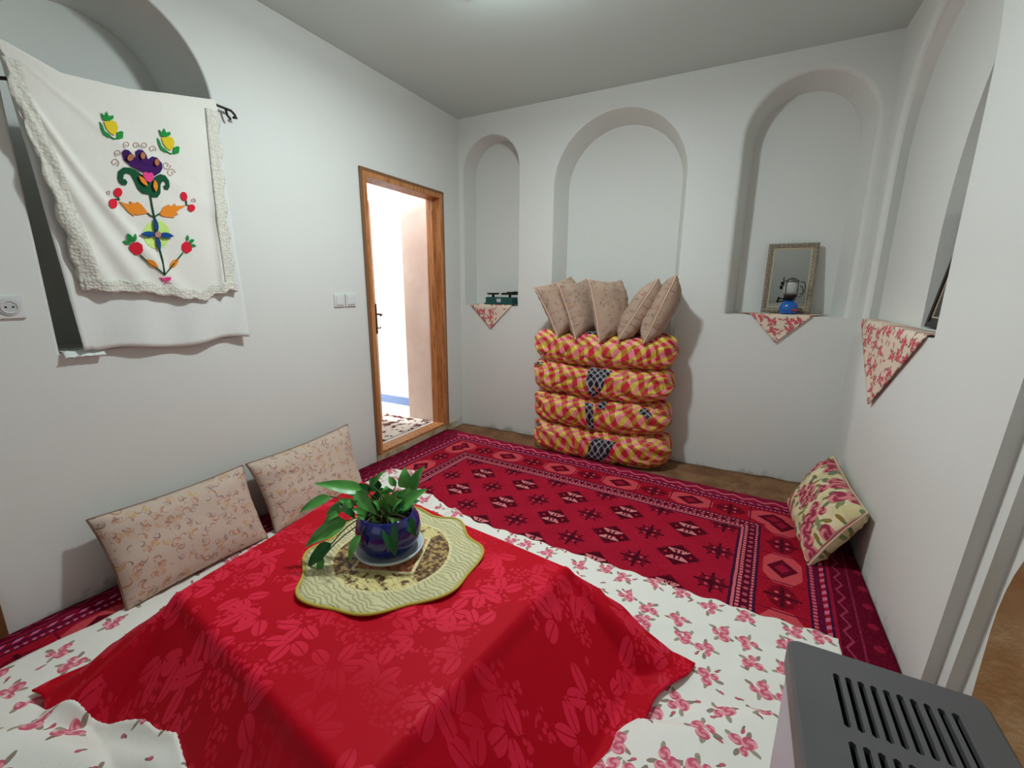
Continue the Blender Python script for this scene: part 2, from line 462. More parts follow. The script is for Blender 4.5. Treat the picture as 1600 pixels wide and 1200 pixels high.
# ------------------------------------------------------------------ object helpers
def mesh_obj(name, verts, faces, mat, parent=None, smooth=False, uv=None, loc=None):
    me = bpy.data.meshes.new(name); me.from_pydata([tuple(v) for v in verts], [], faces)
    if uv is not None:
        ul = me.uv_layers.new(name='UVMap')
        for lp in me.loops: ul.data[lp.index].uv = uv[lp.vertex_index]
    me.materials.append(mat); me.update()
    if smooth: me.polygons.foreach_set('use_smooth', [True]*len(me.polygons))
    o = bpy.data.objects.new(name, me); col.objects.link(o)
    if parent: o.parent = parent
    if loc: o.location = loc
    return o
def bm_obj(name, bm, mat, parent=None, smooth=False, loc=None):
    bmesh.ops.recalc_face_normals(bm, faces=bm.faces)
    me = bpy.data.meshes.new(name); bm.to_mesh(me); bm.free(); me.materials.append(mat)
    if smooth: me.polygons.foreach_set('use_smooth', [True]*len(me.polygons))
    o = bpy.data.objects.new(name, me); col.objects.link(o)
    if parent: o.parent = parent
    if loc: o.location = loc
    return o
def tag(o, label=None, cat=None, group=None, kind=None):
    if label: o['label'] = label
    if cat: o['category'] = cat
    if group: o['group'] = group
    if kind: o['kind'] = kind
    return o
def empty(name, loc, label, cat, group=None, rz=0):
    o = bpy.data.objects.new(name, None); col.objects.link(o); o.location = loc; o.rotation_euler = (0, 0, rz)
    o.empty_display_size = .05
    return tag(o, label, cat, group)
def box(bm, a, b, bev=0, mtx=None):
    g = bmesh.ops.create_cube(bm, size=1)['verts']
    c = [(p+q)/2 for p, q in zip(a, b)]; s = [abs(q-p) for p, q in zip(a, b)]
    bmesh.ops.scale(bm, vec=s, verts=g); bmesh.ops.translate(bm, vec=c, verts=g)
    if bev:
        es = list({e for v in g for e in v.link_edges})
        r = bmesh.ops.bevel(bm, geom=es, offset=bev, segments=2, affect='EDGES', profile=.7)
        g = list({v for f in r['faces'] for v in f.verts} | {v for v in g if v.is_valid})
    if mtx is not None: bmesh.ops.transform(bm, matrix=mtx, verts=[v for v in g if v.is_valid])
def box_obj(name, a, b, mat, parent=None, bev=0, mtx=None):
    bm = bmesh.new(); box(bm, a, b, bev, mtx); return bm_obj(name, bm, mat, parent)
def lathe(name, prof, mat, parent=None, seg=40, loc=None, smooth=True):
    vs_, fs = [], []
    for r, z in prof:
        for i in range(seg):
            a = 2*PI*i/seg; vs_.append((r*math.cos(a), r*math.sin(a), z))
    for j in range(len(prof)-1):
        for i in range(seg):
            i2 = (i+1) % seg
            fs.append((j*seg+i, j*seg+i2, (j+1)*seg+i2, (j+1)*seg+i))
    if prof[0][0] > 1e-4: fs.append(tuple(range(seg))[::-1])
    if prof[-1][0] > 1e-4: fs.append(tuple((len(prof)-1)*seg+i for i in range(seg)))
    return mesh_obj(name, vs_, fs, mat, parent, smooth, loc=loc)
def tube_data(pts, r, seg=8, closed=False):
    pts = [Vector(p) for p in pts]; n = len(pts); vs_, fs = [], []
    rr = r if isinstance(r, (list, tuple)) else [r]*n
    prev = None
    for i, p in enumerate(pts):
        if closed: d = pts[(i+1) % n]-pts[i-1]
        else: d = pts[min(i+1, n-1)]-pts[max(i-1, 0)]
        d.normalize()
        a = prev if prev is not None else (Vector((0, 0, 1)) if abs(d.z) < .9 else Vector((1, 0, 0)))
        a = (a-d*a.dot(d)).normalized(); prev = a; b = d.cross(a)
        for k in range(seg):
            t = 2*PI*k/seg; vs_.append(p+(a*math.cos(t)+b*math.sin(t))*rr[i])
    m = n if closed else n-1
    for i in range(m):
        for k in range(seg):
            k2 = (k+1) % seg; i2 = (i+1) % n
            fs.append((i*seg+k, i*seg+k2, i2*seg+k2, i2*seg+k))
    if not closed:
        fs.append(tuple(range(seg))[::-1]); fs.append(tuple((n-1)*seg+k for k in range(seg)))
    return vs_, fs
def tube(name, pts, r, mat, parent=None, seg=8, closed=False, loc=None):
    v, f = tube_data(pts, r, seg, closed); return mesh_obj(name, v, f, mat, parent, True, loc=loc)
def grid_obj(name, fn, nu, nv, mat, parent=None, uvs=None, smooth=True, wrap=False, thick=0, loc=None):
    vs_, fs, uv = [], [], []
    for j in range(nv+1):
        for i in range(nu+1):
            u, v = i/nu, j/nv; vs_.append(fn(u, v)); uv.append(uvs(u, v) if uvs else (u, v))
    for j in range(nv):
        for i in range(nu):
            a = j*(nu+1)+i; fs.append((a, a+1, a+nu+2, a+nu+1))
    o = mesh_obj(name, vs_, fs, mat, parent, smooth, uv, loc)
    if thick:
        md = o.modifiers.new('solid', 'SOLIDIFY'); md.thickness = thick; md.offset = 0
    return o
def nz(x, y, z=0, s=1): return mnoise.noise(Vector((x*s, y*s, z*s)))

# ------------------------------------------------------------------ walls with niches
def arch(x0, x1, z0, zs, ztop, n=28):
    """outline of an arched opening, from the bottom left up and over"""
    c, r = (x0+x1)/2, (x1-x0)/2
    pts = [(x0, z0)]
    for i in range(9): pts.append((x0, z0+(zs-z0)*(i+1)/9)) if i < 8 else None
    for i in range(n+1):
        a = PI-PI*i/n; pts.append((c+r*math.cos(a), zs+(ztop-zs)*math.sin(a)))
    for i in range(1, 9): pts.append((x1, zs-(zs-z0)*i/9))
    pts.append((x1, z0))
    return pts
class Wall:
    def __init__(s, P): s.P = P; s.v = []; s.f = []
    def poly(s, outer, holes, d):
        loops = [[Vector((a, b, 0)) for a, b in outer]]+[[Vector((a, b, 0)) for a, b in h] for h in holes]
        tris = tessellate_polygon(loops); flatp = [p for l in loops for p in l]
        base = len(s.v); s.v += [s.P(p.x, p.y, d) for p in flatp]
        s.f += [tuple(base+i for i in t) for t in tris]
    def reveal(s, o1, d1, o2, d2):
        n = len(o1); base = len(s.v)
        s.v += [s.P(a, b, d1) for a, b in o1]+[s.P(a, b, d2) for a, b in o2]
        for i in range(n):
            j = (i+1) % n; s.f.append((base+i, base+j, base+n+j, base+n+i))
    def niche(s, front, back, depth, rnd=.006):
        """front outline at the wall face (already the opening), rounded lip, then the reveal and the back"""
        cx = sum(a for a, b in front)/len(front); cz = sum(b for a, b in front)/len(front)
        s.reveal(front, 0, back, depth); s.poly(back, [], depth)
    def build(s, name, mat):
        bm = bmesh.new(); vv = [bm.verts.new(p) for p in s.v]
        for f in s.f:
            try: bm.faces.new([vv[i] for i in f])
            except ValueError: pass
        bmesh.ops.remove_doubles(bm, verts=bm.verts, dist=1e-4)
        o = bm_obj(name, bm, mat)
        for p in o.data.polygons: p.use_smooth = False
        return tag(o, kind='structure')
def rounded_niche(W, fn, depth, ins, r, back_extra=None):
    """fn(off) gives the outline grown by off; lip of radius r"""
    n = 4; prev, pd = fn(r), 0
    for i in range(1, n+1):
        a = PI/2*i/n; o = fn(r*(1-math.sin(a))); d = r*(1-math.cos(a))
        W.reveal(prev, pd, o, d); prev, pd = o, d
    bk = fn(-ins); W.reveal(prev, pd, bk, depth); W.poly(bk, [], depth)
    return fn(r)

# back wall
WB = Wall(lambda a, b, d: (a, YB+d, b))
def n1(o): return arch(-2.245-o*.3, -1.71+o, 1.14-o*0, 2.25, 2.515+o)
def n2(o): return arch(-1.40-o, -.43+o, .62, 2.06, 2.535+o)
def n3(o): return arch(-.095-o, .565+o, 1.13, 2.215, 2.55+o)
h1 = rounded_niche(WB, n1, .20, .004, .010); h2 = rounded_niche(WB, n2, .20, .05, .010); h3 = rounded_niche(WB, n3, .20, .045, .03)
WB.poly([(XL, 0), (XL, ZC), (XR, ZC), (XR, 0)], [h1, h2, h3], 0)
WB.build('wall_back', PLASTER)

# left wall with niche and two doorways
DY0, DY1, DZ0, DZ1 = 2.235, 3.09, .07, 2.035
WL = Wall(lambda a, b, d: (XL-d, a, b))
def n0(o): return arch(.65-o, 1.34+o, 1.04, 2.12, 2.47+o)
h0 = rounded_niche(WL, n0, .33, .045, .010)
door = [(DY0, DZ0), (DY0, DZ1), (DY1, DZ1), (DY1, DZ0)]
door2 = [(-.5, .001), (-.5, 2.03), (.345, 2.03), (.345, .001)]
WL.poly([(YF, 0), (YF, ZC), (YB, ZC), (YB, 0)], [h0, door, door2], 0)
WL.reveal(door, 0, door, .14); WL.reveal(door2, 0, door2, .06)
WL.build('wall_left', PLASTER)

# right wall with arched niche and the stepped fireplace surround
WR = Wall(lambda a, b, d: (XR+d, a, b))
def n4(o): return arch(2.10-o, 3.175+o, 1.13, 1.98, 2.53+o)
front = n4(.03); prev, pd = front, 0
for i in range(1, 5):
    a = PI/2*i/4; o_ = n4(.03*(1-math.sin(a))); d_ = .03*(1-math.cos(a)); WR.reveal(prev, pd, o_, d_); prev, pd = o_, d_
back4 = arch(2.10, 3.20, 1.13, 1.95, 2.50); WR.reveal(prev, pd, back4, .075)
inner = arch(1.55, 2.50, 1.142, 1.45, 2.28)
inner = [(2.14, 1.142)]+[p for p in inner if p[0] > 2.15]; inner.insert(1, (2.14, inner[1][1]))
seen = []
for p in inner:
    if not seen or (abs(p[0]-seen[-1][0])+abs(p[1]-seen[-1][1]) > 1e-4): seen.append(p)
inner = seen
WR.poly(back4, [inner], .075); WR.reveal(inner, .075, inner, .22); WR.poly(inner, [], .22)
def surround(o, z0=.002):
    r = [(1.605-o, z0), (1.56-o, .40), (1.515-o, .80), (1.480-o, 1.12), (1.42-o, 1.40-o)]
    for i in range(1, 12):
        a = PI*i/12; r.append((.92+(.50-o)*math.cos(a), 1.40-o+.28*math.sin(a)))
    r += [(.42+o, 1.40-o), (.36+o, 1.12), (.32+o, .8), (.28+o, .4), (.24+o, z0)]
    return r
s1, s2 = surround(0), surround(.048, .003)
WR.reveal(s1, 0, s1, .035); WR.poly(s1, [s2], .035); WR.reveal(s2, .035, s2, .07)
fire = arch(.50, 1.492, .006, .40, .97)
WR.poly(s2, [fire], .07)
WR.poly([(YF, 0), (YF, ZC), (YB, ZC), (YB, 0)], [front, s1], 0)
WR.build('wall_right', PLASTER)
FP = Wall(lambda a, b, d: (XR+d, a, b))
fb = arch(.58, 1.42, .006, .40, .89)
FP.reveal(fire, .07, fb, .34); FP.poly(fb, [], .34)
tag(FP.build('trim_1', CLAY), 'bare brown clay lining of the arched fireplace recess', kind='structure')
tag(box_obj('trim_2', (XR+.02, .5, .0), (XR+.34, 1.42, .05), HALLWALL), kind='structure')

# front wall with its window, ceiling, floor
WF = Wall(lambda a, b, d: (a, YF-d, b))
win = [(-1.85, .85), (-1.85, 2.2), (-.25, 2.2), (-.25, .85)]
WF.poly([(XL, 0), (XL, ZC), (XR, ZC), (XR, 0)], [win], 0); WF.reveal(win, 0, win, .3)
WF.build('wall_front', PLASTER)
wf = tag(bpy.data.objects.new('window_1', None), kind='structure'); col.objects.link(wf); wf.location = (-1.05, YF-.28, .85)
for a, b in (((-.8, 0, 0), (-.74, .04, 1.35)), ((.74, 0, 0), (.8, .04, 1.35)), ((-.03, 0, 0), (.03, .04, 1.35)), ((-.74, 0, 0), (.74, .04, .06)), ((-.74, 0, 1.29), (.74, .04, 1.35))):
    box_obj('window_frame', a, b, DARKWOOD, wf)
box_obj('sky_blocking_panel', (-.79, .012, .01), (.79, .018, 1.34), material('opaque_panel', None, lin((200, 206, 206)), .4), wf)  # opaque panel added in the unseen window to keep sky light out
tag(box_obj('ceiling', (XL-.1, YF-.1, ZC), (XR+.1, YB+.1, ZC+.08), CEIL), kind='structure')
tag(box_obj('floor', (XL-.05, YF-.05, -.06), (XR+.05, YB+.05, 0), FLOOR), kind='structure')

# ------------------------------------------------------------------ door, sill and hall
dr = tag(bpy.data.objects.new('door_1', None), kind='structure'); col.objects.link(dr); dr.location = (XL, DY0, DZ0)
H_ = DZ1-DZ0; W_ = DY1-DY0
bm = bmesh.new(); box(bm, (-.13, 0, 0), (.018, .032, H_), .004); bm_obj('door_jamb', bm, WOOD, dr)
bm = bmesh.new(); box(bm, (-.13, W_-.032, 0), (.018, W_, H_), .004); box(bm, (-.10, W_-.052, 0), (-.05, W_-.03, H_-.03), .003); bm_obj('door_jamb', bm, WOOD, dr)
bm = bmesh.new(); box(bm, (-.13, .03, H_-.032), (.018, W_-.03, H_), .004); bm_obj('door_head', bm, WOOD, dr)
bm = bmesh.new(); box(bm, (-.10, .032, 0), (.012, W_-.03, .022), .004); bm_obj('door_threshold', bm, WOOD, dr)
bm = bmesh.new(); box(bm, (.018, -.022, 0), (.026, .014, H_+.018), .003); box(bm, (.018, W_-.014, 0), (.026, W_+.022, H_+.018), .003)
box(bm, (.018, -.022, H_-.012), (.027, W_+.022, H_+.022), .003)
for v in bm.verts: v.co.x -= .012
bm_obj('architrave', bm, flat('aged_brown_trim', (128, 92, 62), .6), dr)
bm = bmesh.new(); box(bm, (-.118, W_-.034, .90), (-.112, W_-.028, 1.10), 0); bm_obj('strike_plate', bm, METAL, dr)
leaf = bpy.data.objects.new('door_leaf', None)
bm = bmesh.new(); box(bm, (0, 0, .012), (.77, .038, H_-.045), .003)
for (x0, x1, z0, z1) in ((.12, .65, .18, .80), (.12, .65, .95, 1.80)):
    box(bm, (x0, -.006, z0), (x1, .044, z1), .004)
leaf = bm_obj('door_leaf', bm, WOOD, dr, loc=(-.115, .040, 0)); leaf.rotation_euler = (0, 0, math.radians(90+37.5))
for side in (-1, 1):
    y = -.0 if side < 0 else .038
    bm = bmesh.new(); box(bm, (.695, min(y, y+side*.012), .82), (.735, max(y, y+side*.012), 1.08), .003)
    h = bm_obj('handle_plate', bm, BRONZE, leaf)
    v, f = tube_data([(.715, y, .99), (.715, y+side*.045, .99), (.70, y+side*.055, .99), (.60, y+side*.055, .985)], .008, 8)
    mesh_obj('lever', v, f, BRONZE, leaf, True)
    v, f = tube_data([(.715, y, .87), (.715, y+side*.035, .87), (.715, y+side*.036, .885)], .006, 8)
    mesh_obj('key', v, f, BRONZE, leaf, True)
# worn plaster step under the door
tag(box_obj('trim_3', (XL-.13, DY0-.02, 0), (XL+.014, DY1+.12, DZ0), SILL, bev=.004), kind='structure')
d2 = tag(bpy.data.objects.new('door_2', None), kind='structure'); col.objects.link(d2); d2.location = (XL, .345, 0)
bm = bmesh.new(); box(bm, (-.05, -.05, 0), (.016, 0, 2.03), .004); bm_obj('door_jamb', bm, DARKWOOD, d2)
bm = bmesh.new(); box(bm, (-.05, -.845, 0), (.016, -.795, 2.03), .004); bm_obj('door_jamb', bm, DARKWOOD, d2)
bm = bmesh.new(); box(bm, (-.05, -.795, 1.98), (.016, -.05, 2.03), .004); bm_obj('door_head', bm, DARKWOOD, d2)
bm = bmesh.new(); box(bm, (-.045, -.795, .01), (-.01, -.05, 1.98), .004)
for z0, z1 in ((.2, .85), (1.0, 1.85)): box(bm, (-.012, -.68, z0), (-.004, -.16, z1), .004)
bm_obj('door_leaf', bm, WOOD, d2)

tag(box_obj('trim_4', (-4.6, 1.62, -.05), (XL-.13, 4.0, .068), HALLWALL), 'pale floor of the hall beyond the doorway', kind='structure')
tag(box_obj('trim_5', (-2.73, 3.095, .068), (XL-.005, 3.5, 2.9), HALLPINK), 'pink plastered pier in the hall beyond the doorway', kind='structure')
tag(box_obj('trim_6', (-4.6, 3.42, .068), (-2.73, 3.55, 2.9), HALLWALL), 'white hall wall beyond the doorway', kind='structure')
tag(box_obj('trim_7', (-4.6, 1.62, .068), (-4.5, 3.42, 2.9), HALLWALL), kind='structure')
tag(box_obj('trim_8', (-4.5, 1.52, .068), (XL-.14, 1.62, 2.9), HALLWALL), kind='structure')
tag(box_obj('baseboard_hall', (-4.5, 3.405, .069), (-2.73, 3.42, .15), BLUESK), kind='structure')
hr = grid_obj('hall_rug', lambda u, v: (-3.4+u*.94, 1.9+v*1.18, .070+.006+.003*nz(u*5, v*5)), 24, 24, HALLRUG, thick=.008)
tag(hr, 'white hall rug with maroon pattern seen through the doorway', 'rug')
sw = empty('wall_switch', (-3.55, 3.405, 1.25), 'small white switch on hall wall seen through doorway', 'switch')
box_obj('switch_plate', (-.04, 0, -.04), (.04, .014, .04), WHITEPL, sw, .004); box_obj('rocker', (-.02, -.006, -.026), (.02, .002, .026), WHITEPL, sw, .002)

# ------------------------------------------------------------------ floor coverings
underlay = grid_obj('felt_underlay', lambda u, v: (XL+.02+u*(XR-XL-.03), 2.55+v*.79, .006+.006*nz(u*9, v*6)+.014*max(0, v-.75)*4*abs(nz(u*14, 2))), 90, 14, FELT, thick=.006)
tag(underlay, 'brown felt underlay showing between the red rug and back wall', 'underlay')
RA = math.radians(-3.4)
def rugpt(u, v):        # u 0..1 across, v 0..1 from the far edge to the front
    x = -.355+u*3.02; y = -.30-.02*nz(u*4, 7)+v*4.4
    wx = -1.935+x*math.cos(RA)+y*math.sin(RA); wy = 2.755+x*math.sin(RA)-y*math.cos(RA)
    lift = .012*abs(nz(u*12, v*5))*(1 if v < .06 else .25)+.006*nz(u*3, v*6, 2)
    return Vector((x, y, .020+lift)), wx, wy
vs_, fs = [], []
NU, NV = 120, 150
for j in range(NV+1):
    for i in range(NU+1):
        p, wx, wy = rugpt(i/NU, j/NV)
        # the side edges stay inside the room
        if wx < XL+.015: p.x += XL+.015-wx; 
        if wx > XR-.012: p.x -= wx-(XR-.012)
        vs_.append(p)
for j in range(NV):
    for i in range(NU):
        a = j*(NU+1)+i; fs.append((a, a+NU+1, a+NU+2, a+1))
rug = mesh_obj('carpet', vs_, fs, RUG, None, True)
rug.matrix_world = Matrix(((math.cos(RA), math.sin(RA), 0, -1.935), (math.sin(RA), -math.cos(RA), 0, 2.755), (0, 0, 1, 0), (0, 0, 0, 1)))
md = rug.modifiers.new('s', 'SOLIDIFY'); md.thickness = .009; md.offset = -1
tag(rug, 'deep red patterned wool carpet covering the floor with octagon border', 'carpet')

# ------------------------------------------------------------------ low heated table: table, red blanket, white sheet
KC = Vector((-1.0, .93)); KA = math.radians(8); HX, HY, TH = .52, .45, .292
def kloc(x, y):
    dx, dy = x-KC.x, y-KC.y; return dx*math.cos(KA)-dy*math.sin(KA), dx*math.sin(KA)+dy*math.cos(KA)
def kworld(lx, ly):
    return KC.x+lx*math.cos(KA)+ly*math.sin(KA), KC.y-lx*math.sin(KA)+ly*math.cos(KA)
def smooth(t): t = max(0, min(1, t)); return t*t*(3-2*t)
def red_z(lx, ly):
    R_ = .035
    hx = HX if lx > 0 else .58+.12*max(-1, min(1, ly/.45))
    dx, dy = max(abs(lx)-(hx-R_), 0), max(abs(ly)-(HY-R_), 0)
    d = math.hypot(dx, dy)
    corner = 2*min(dx, dy)/(dx+dy+1e-6)
    ang = math.atan2(dy*(1 if ly > 0 else -1), dx*(1 if lx > 0 else -1))
    Dx, Dy = (.29 if lx > 0 else .25), (.19 if ly > 0 else .26)
    c2 = (dx/(d+1e-6))**2
    D = Dx*c2+Dy*(1-c2)+(.14 if lx > 0 or ly < 0 else .05)*smooth(corner*1.5)
    t = d/D
    if t <= 0: z = TH
    else:
        tt = min(t, 1); rnd = smooth(tt/.14) if tt < .14 else 1
        z = TH*(1-tt)**1.10 if tt < 1 else 0
        z = z*rnd+(TH-.06*tt)*(1-rnd)
    fold = .010*math.sin(ang*13+nz(lx*2, ly*2)*3)*smooth((t-.1)/.6)*(1-.5*smooth(t-.6))
    z += fold
    z += .004*nz(lx*4, ly*4, 1)+.003*nz(lx*13, ly*11, 3)*smooth(t*2)
    return max(z, .0)+.050
kt = empty('low_table', (KC.x, KC.y, .036), 'low square wooden table hidden under the red blanket', 'table', rz=-KA)
box_obj('tabletop', (-HX+.04, -HY+.04, TH-.04), (HX-.04, HY-.04, TH-.012), DARKWOOD, kt)
for sx in (-1, 1):
    for sy in (-1, 1):
        box_obj('leg', (sx*.36-.022, sy*.37-.022, 0), (sx*.36+.022, sy*.37+.022, TH-.04), DARKWOOD, kt)
# outline of the blanket in table coordinates
def red_map(u, v):
    # corners: back-left, back-right, front-right, front-left
    bl, br, fr, fl = (-1.0, .62), (.915, .592), (.86, -.88), (-.745, -.75)
    # mapping eased so the quads crowd round the table rim
    lx = (bl[0]*(1-u)+br[0]*u)*(1-v)+(fl[0]*(1-u)+fr[0]*u)*v
    ly = (bl[1]*(1-u)+br[1]*u)*(1-v)+(fl[1]*(1-u)+fr[1]*u)*v
    e = min(u, 1-u, v, 1-v)
    # edges pull in between the corners
    cx = 4*u*(1-u); cy = 4*v*(1-v)
    lx *= 1-.12*cy*smooth(abs(u-.5)*2)*(1 if u > .5 else .6); ly *= 1-.10*cx*smooth(abs(v-.5)*2)
    lx += .010*math.sin(v*37)*smooth(1-e*9); ly += .010*math.sin(u*41)*smooth(1-e*9)
    return lx, ly
def redfn(u, v):
    lx, ly = red_map(u, v); wx, wy = kworld(lx, ly)
    return (wx, wy, red_z(lx, ly))
red = grid_obj('blanket', redfn, 200, 180, VELVET, thick=.006)
tag(red, 'crimson velvet blanket with leaf pattern draped over the low table', 'blanket')

def interp(x, pts):
    if x <= pts[0][0]: return pts[0][1]
    for (a, b), (c, d) in zip(pts, pts[1:]):
        if x <= c: return b+(d-b)*(x-a)/(c-a)
    return pts[-1][1]
TOP = [(-2.07, 2.10), (-1.98, 2.18), (-1.86, 2.16), (-1.74, 1.98), (-1.66, 1.99), (-1.55, 1.93), (-1.47, 1.88), (-1.38, 1.90), (-1.2, 1.84), (-.83, 1.82), (-.28, 1.80), (.0, 1.775), (.45, 1.775)]
FLB = [(-2.07, .20), (-1.95, .24), (-1.80, .278), (-1.62, .328), (-1.51, .360), (-1.32, .402), (-1.17, .408), (-1.05, .382), (-.9, .19), (-.75, -.6)]
def flapL(x, y):      # >0 inside the turned-up part at the front left
    return interp(x, FLB)-y+.004*math.sin(x*31)+.006*nz(x*9, 1)
FRB = [(-.6, -.25), (.3, -.27), (.6, -.262), (.89, -.235), (1.02, -.205), (1.09, -.165), (1.12, -.10), (1.17, -.045), (1.22, .01), (1.28, .12)]
def flapR(x, y):
    if y > 1.28: return -1
    return (x-interp(y, FRB)+.006*math.sin(y*37)+.006*nz(y*11, 4))*.8
def sheet_z(x, y):
    z = .034+.007*nz(x*4, y*4)+.004*abs(nz(x*11, y*9, 2))
    z += .010*smooth(1-abs((y-1.55)-.25*(x+.2)-.05*nz(x*3, 0))/.05)*smooth((x+.5)/.3)*.5
    if x < -1.35 and y > 1.75: z += .05*abs(nz(x*7, y*7, 5))
    lx, ly = kloc(x, y)
    rz = red_z(lx, ly) if (abs(lx) < 1.0 and abs(ly) < 1.0) else .05
    for f, hgt in ((flapL(x, y), .030), (flapR(x, y), .022)):
        if f > 0:
            k = smooth(f/.022); bulge = hgt*smooth(f/.12)
            fo = .006*math.sin(x*13+y*19+3*nz(x*3, y*3))*smooth(f/.1) if x > -.5 else (.012*nz(x*5, y*6)+.020*math.sin(y*20-x*7+3*nz(x*3, y*3)))*smooth(f/.08)
            z = z*(1-k)+(max(rz, .03)*1.0+.012+bulge+fo)*k
    return z
def sheetfn(u, v):
    x = -2.07+u*2.52
    t = interp(x, TOP)+.006*math.sin(x*55)+.005*nz(x*9, 0); y = -.55+(t+.55)*v
    xs = x+(.012*nz(y*4, 3) if 0 < u < 1 else .01*math.sin(y*14))
    return (xs, y, sheet_z(x, y))
sh = grid_obj('floor_sheet', sheetfn, 420, 420, SHEET, thick=.003)
tag(sh, 'white cotton sheet with pink rose print spread around the red blanket', 'sheet')

# ------------------------------------------------------------------ patchwork mat, pot plant
MC = Vector((-1.03, 1.045)); MZ = .05+TH+.007
bm = bmesh.new()
def mat_r(a): return .305+.014*math.sin(a*8+.6)+.012*math.sin(a*3+2)
def matpt(a, k):
    r = mat_r(a)*k; x, y = r*math.cos(a), r*math.sin(a)
    c_, s_ = math.cos(math.radians(22)), math.sin(math.radians(22))
    base = max(red_z(*kloc(MC.x+(x+q*.02)*c_-y*s_, MC.y+(x+q*.02)*s_+y*c_)) for q in (-1, 0, 1))-MZ
    return (x, y, max(base+.006, .006*math.sin(a*8+.6)*k**4+.004))
vs_, fs = [(0, 0, .004)], []
A_, K_ = 96, 14
for j in range(1, K_+1):
    for i in range(A_): vs_.append(matpt(2*PI*i/A_, j/K_))
for i in range(A_): fs.append((0, 1+i, 1+(i+1) % A_))
for j in range(K_-1):
    for i in range(A_):
        a, b = 1+j*A_+i, 1+j*A_+(i+1) % A_; fs.append((a, a+A_, b+A_, b))
mt = empty('table_mat', (MC.x, MC.y, MZ), 'round scalloped patchwork mat with yellow edge under the plant pot', 'mat', rz=math.radians(22))
o = mesh_obj('mat_cloth', vs_, fs, MAT, mt, True); md = o.modifiers.new('s', 'SOLIDIFY'); md.thickness = .004
v, f = tube_data([matpt(2*PI*i/A_, 1.0) for i in range(A_)], .0050, 6, True); mesh_obj('edge_binding', v, f, RIM, mt, True)

PX, PY, PZ = -1.045, 1.045, MZ+.014
sa = lathe('saucer', [(.0, .0), (.085, .0), (.118, .014), (.124, .026), (.119, .027), (.108, .016), (.08, .008), (0, .008)], SAUCER, loc=(PX, PY, PZ-.002))
tag(sa, 'pale grey glazed saucer under the blue pot', 'saucer')
pot = empty('potted_plant', (PX, PY, PZ+.008), 'green trailing plant in a glossy cobalt blue round pot on mat', 'plant')
pot_body = lathe('pot', [(0, 0), (.070, 0), (.088, .014), (.108, .045), (.115, .082), (.108, .118), (.094, .142), (.090, .146), (.084, .142), (.088, .120), (.09, .1), (0, .1)], POT, pot, 56)
lathe('soil', [(0, .122), (.05, .124), (.092, .116)], SOIL, pot_body, 24)
E1 = Vector((math.cos(YAW), math.sin(YAW), 0)); E3 = Vector((0, 0, 1)); E2 = Vector((-math.sin(YAW), math.cos(YAW), 0))
SC = 1.72/FPX/4.21
def pl(x, y, dep):   # crop sketch units about the pot's mouth centre -> plant coordinates
    return E1*((x-800)*SC)+E3*((420-y)*SC*1.03+.125)+E2*dep
def leaf_blade(b, t, wd, droop, nrm, mat=LEAF):
    b, t = Vector(b), Vector(t); ax = t-b; L = ax.length; axn = ax/L
    sd = axn.cross(nrm).normalized(); n = sd.cross(axn).normalized()
    if n.dot(nrm) < 0: n = -n
    vs_, fs = [], []; K = 9
    for i in range(K+1):
        s = i/K
        hw = wd*math.sin(PI*min(1, s**.62))**.8*(1-.25*s) if 0 < s < 1 else .0006
        c = b+ax*s+n*(droop*4*s*(1-s)*.6)
        for q in (-1, -.5, 0, .5, 1):
            vs_.append(c+sd*(hw*q)+n*(abs(q)*hw*.33+.10*hw*math.sin(s*11)*abs(q)))
    for i in range(K):
        for q in range(4):
            a = i*5+q; fs.append((a, a+1, a+6, a+5))
    o = mesh_obj('leaf', vs_, fs, mat, pot, True)
    return o
LV = [  # base x,y tip x,y width depth(base,tip) mat
 (660, 262, 405, 198, 46, .00, -.03, 0), (640, 300, 495, 262, 40, .02, .05, 1), (590, 330, 468, 372, 40, -.02, -.05, 0), (468, 300, 300, 378, 36, .0, -.03, 0),
 (590, 405, 366, 528, 62, -.05, -.09, 0), (500, 535, 356, 680, 50, -.06, -.08, 1), (455, 600, 432, 702, 24, -.08, -.09, 0), (700, 252, 784, 165, 20, .03, .04, 0),
 (652, 232, 772, 345, 46, -.04, -.07, 0), (800, 370, 888, 225, 44, -.02, -.03, 0), (905, 268, 892, 150, 50, .03, .05, 0), (960, 262, 1032, 108, 50, .0, .0, 0),
 (890, 335, 1056, 218, 56, -.04, -.04, 0), (842, 395, 892, 545, 48, -.08, -.12, 1), (696, 440, 640, 578, 34, -.10, -.13, 0), (930, 395, 985, 488, 38, -.04, -.06, 1),
 (700, 400, 745, 268, 36, .02, .03, 1), (560, 300, 636, 392, 40, -.03, -.05, 1), (790, 450, 752, 350, 34, -.05, -.07, 0), (860, 420, 960, 360, 34, .02, .05, 1),
 (840, 260, 790, 215, 24, .04, .06, 0), (560, 345, 470, 400, 22, -.05, -.07, 0), (930, 300, 870, 205, 30, .05, .06, 0), (760, 400, 690, 330, 30, .0, -.02, 1),
 (640, 310, 560, 268, 30, -.05, -.06, 0), (900, 440, 835, 360, 28, -.06, -.07, 0), (640, 250, 615, 320, 26, -.08, -.09, 0)]
for k in range(16):
    a_ = random.uniform(0, 2*PI); r_ = random.uniform(30, 110)
    bx = 810+r_*math.cos(a_)*1.3; by = 395-random.uniform(0, 110); L_ = random.uniform(90, 130)
    LV.append((bx, by, bx+L_*math.cos(a_)*.8, by-L_*(.25+.5*random.random()), random.uniform(34, 46), .05*math.sin(a_*2), .07*math.sin(a_*2), k % 2))
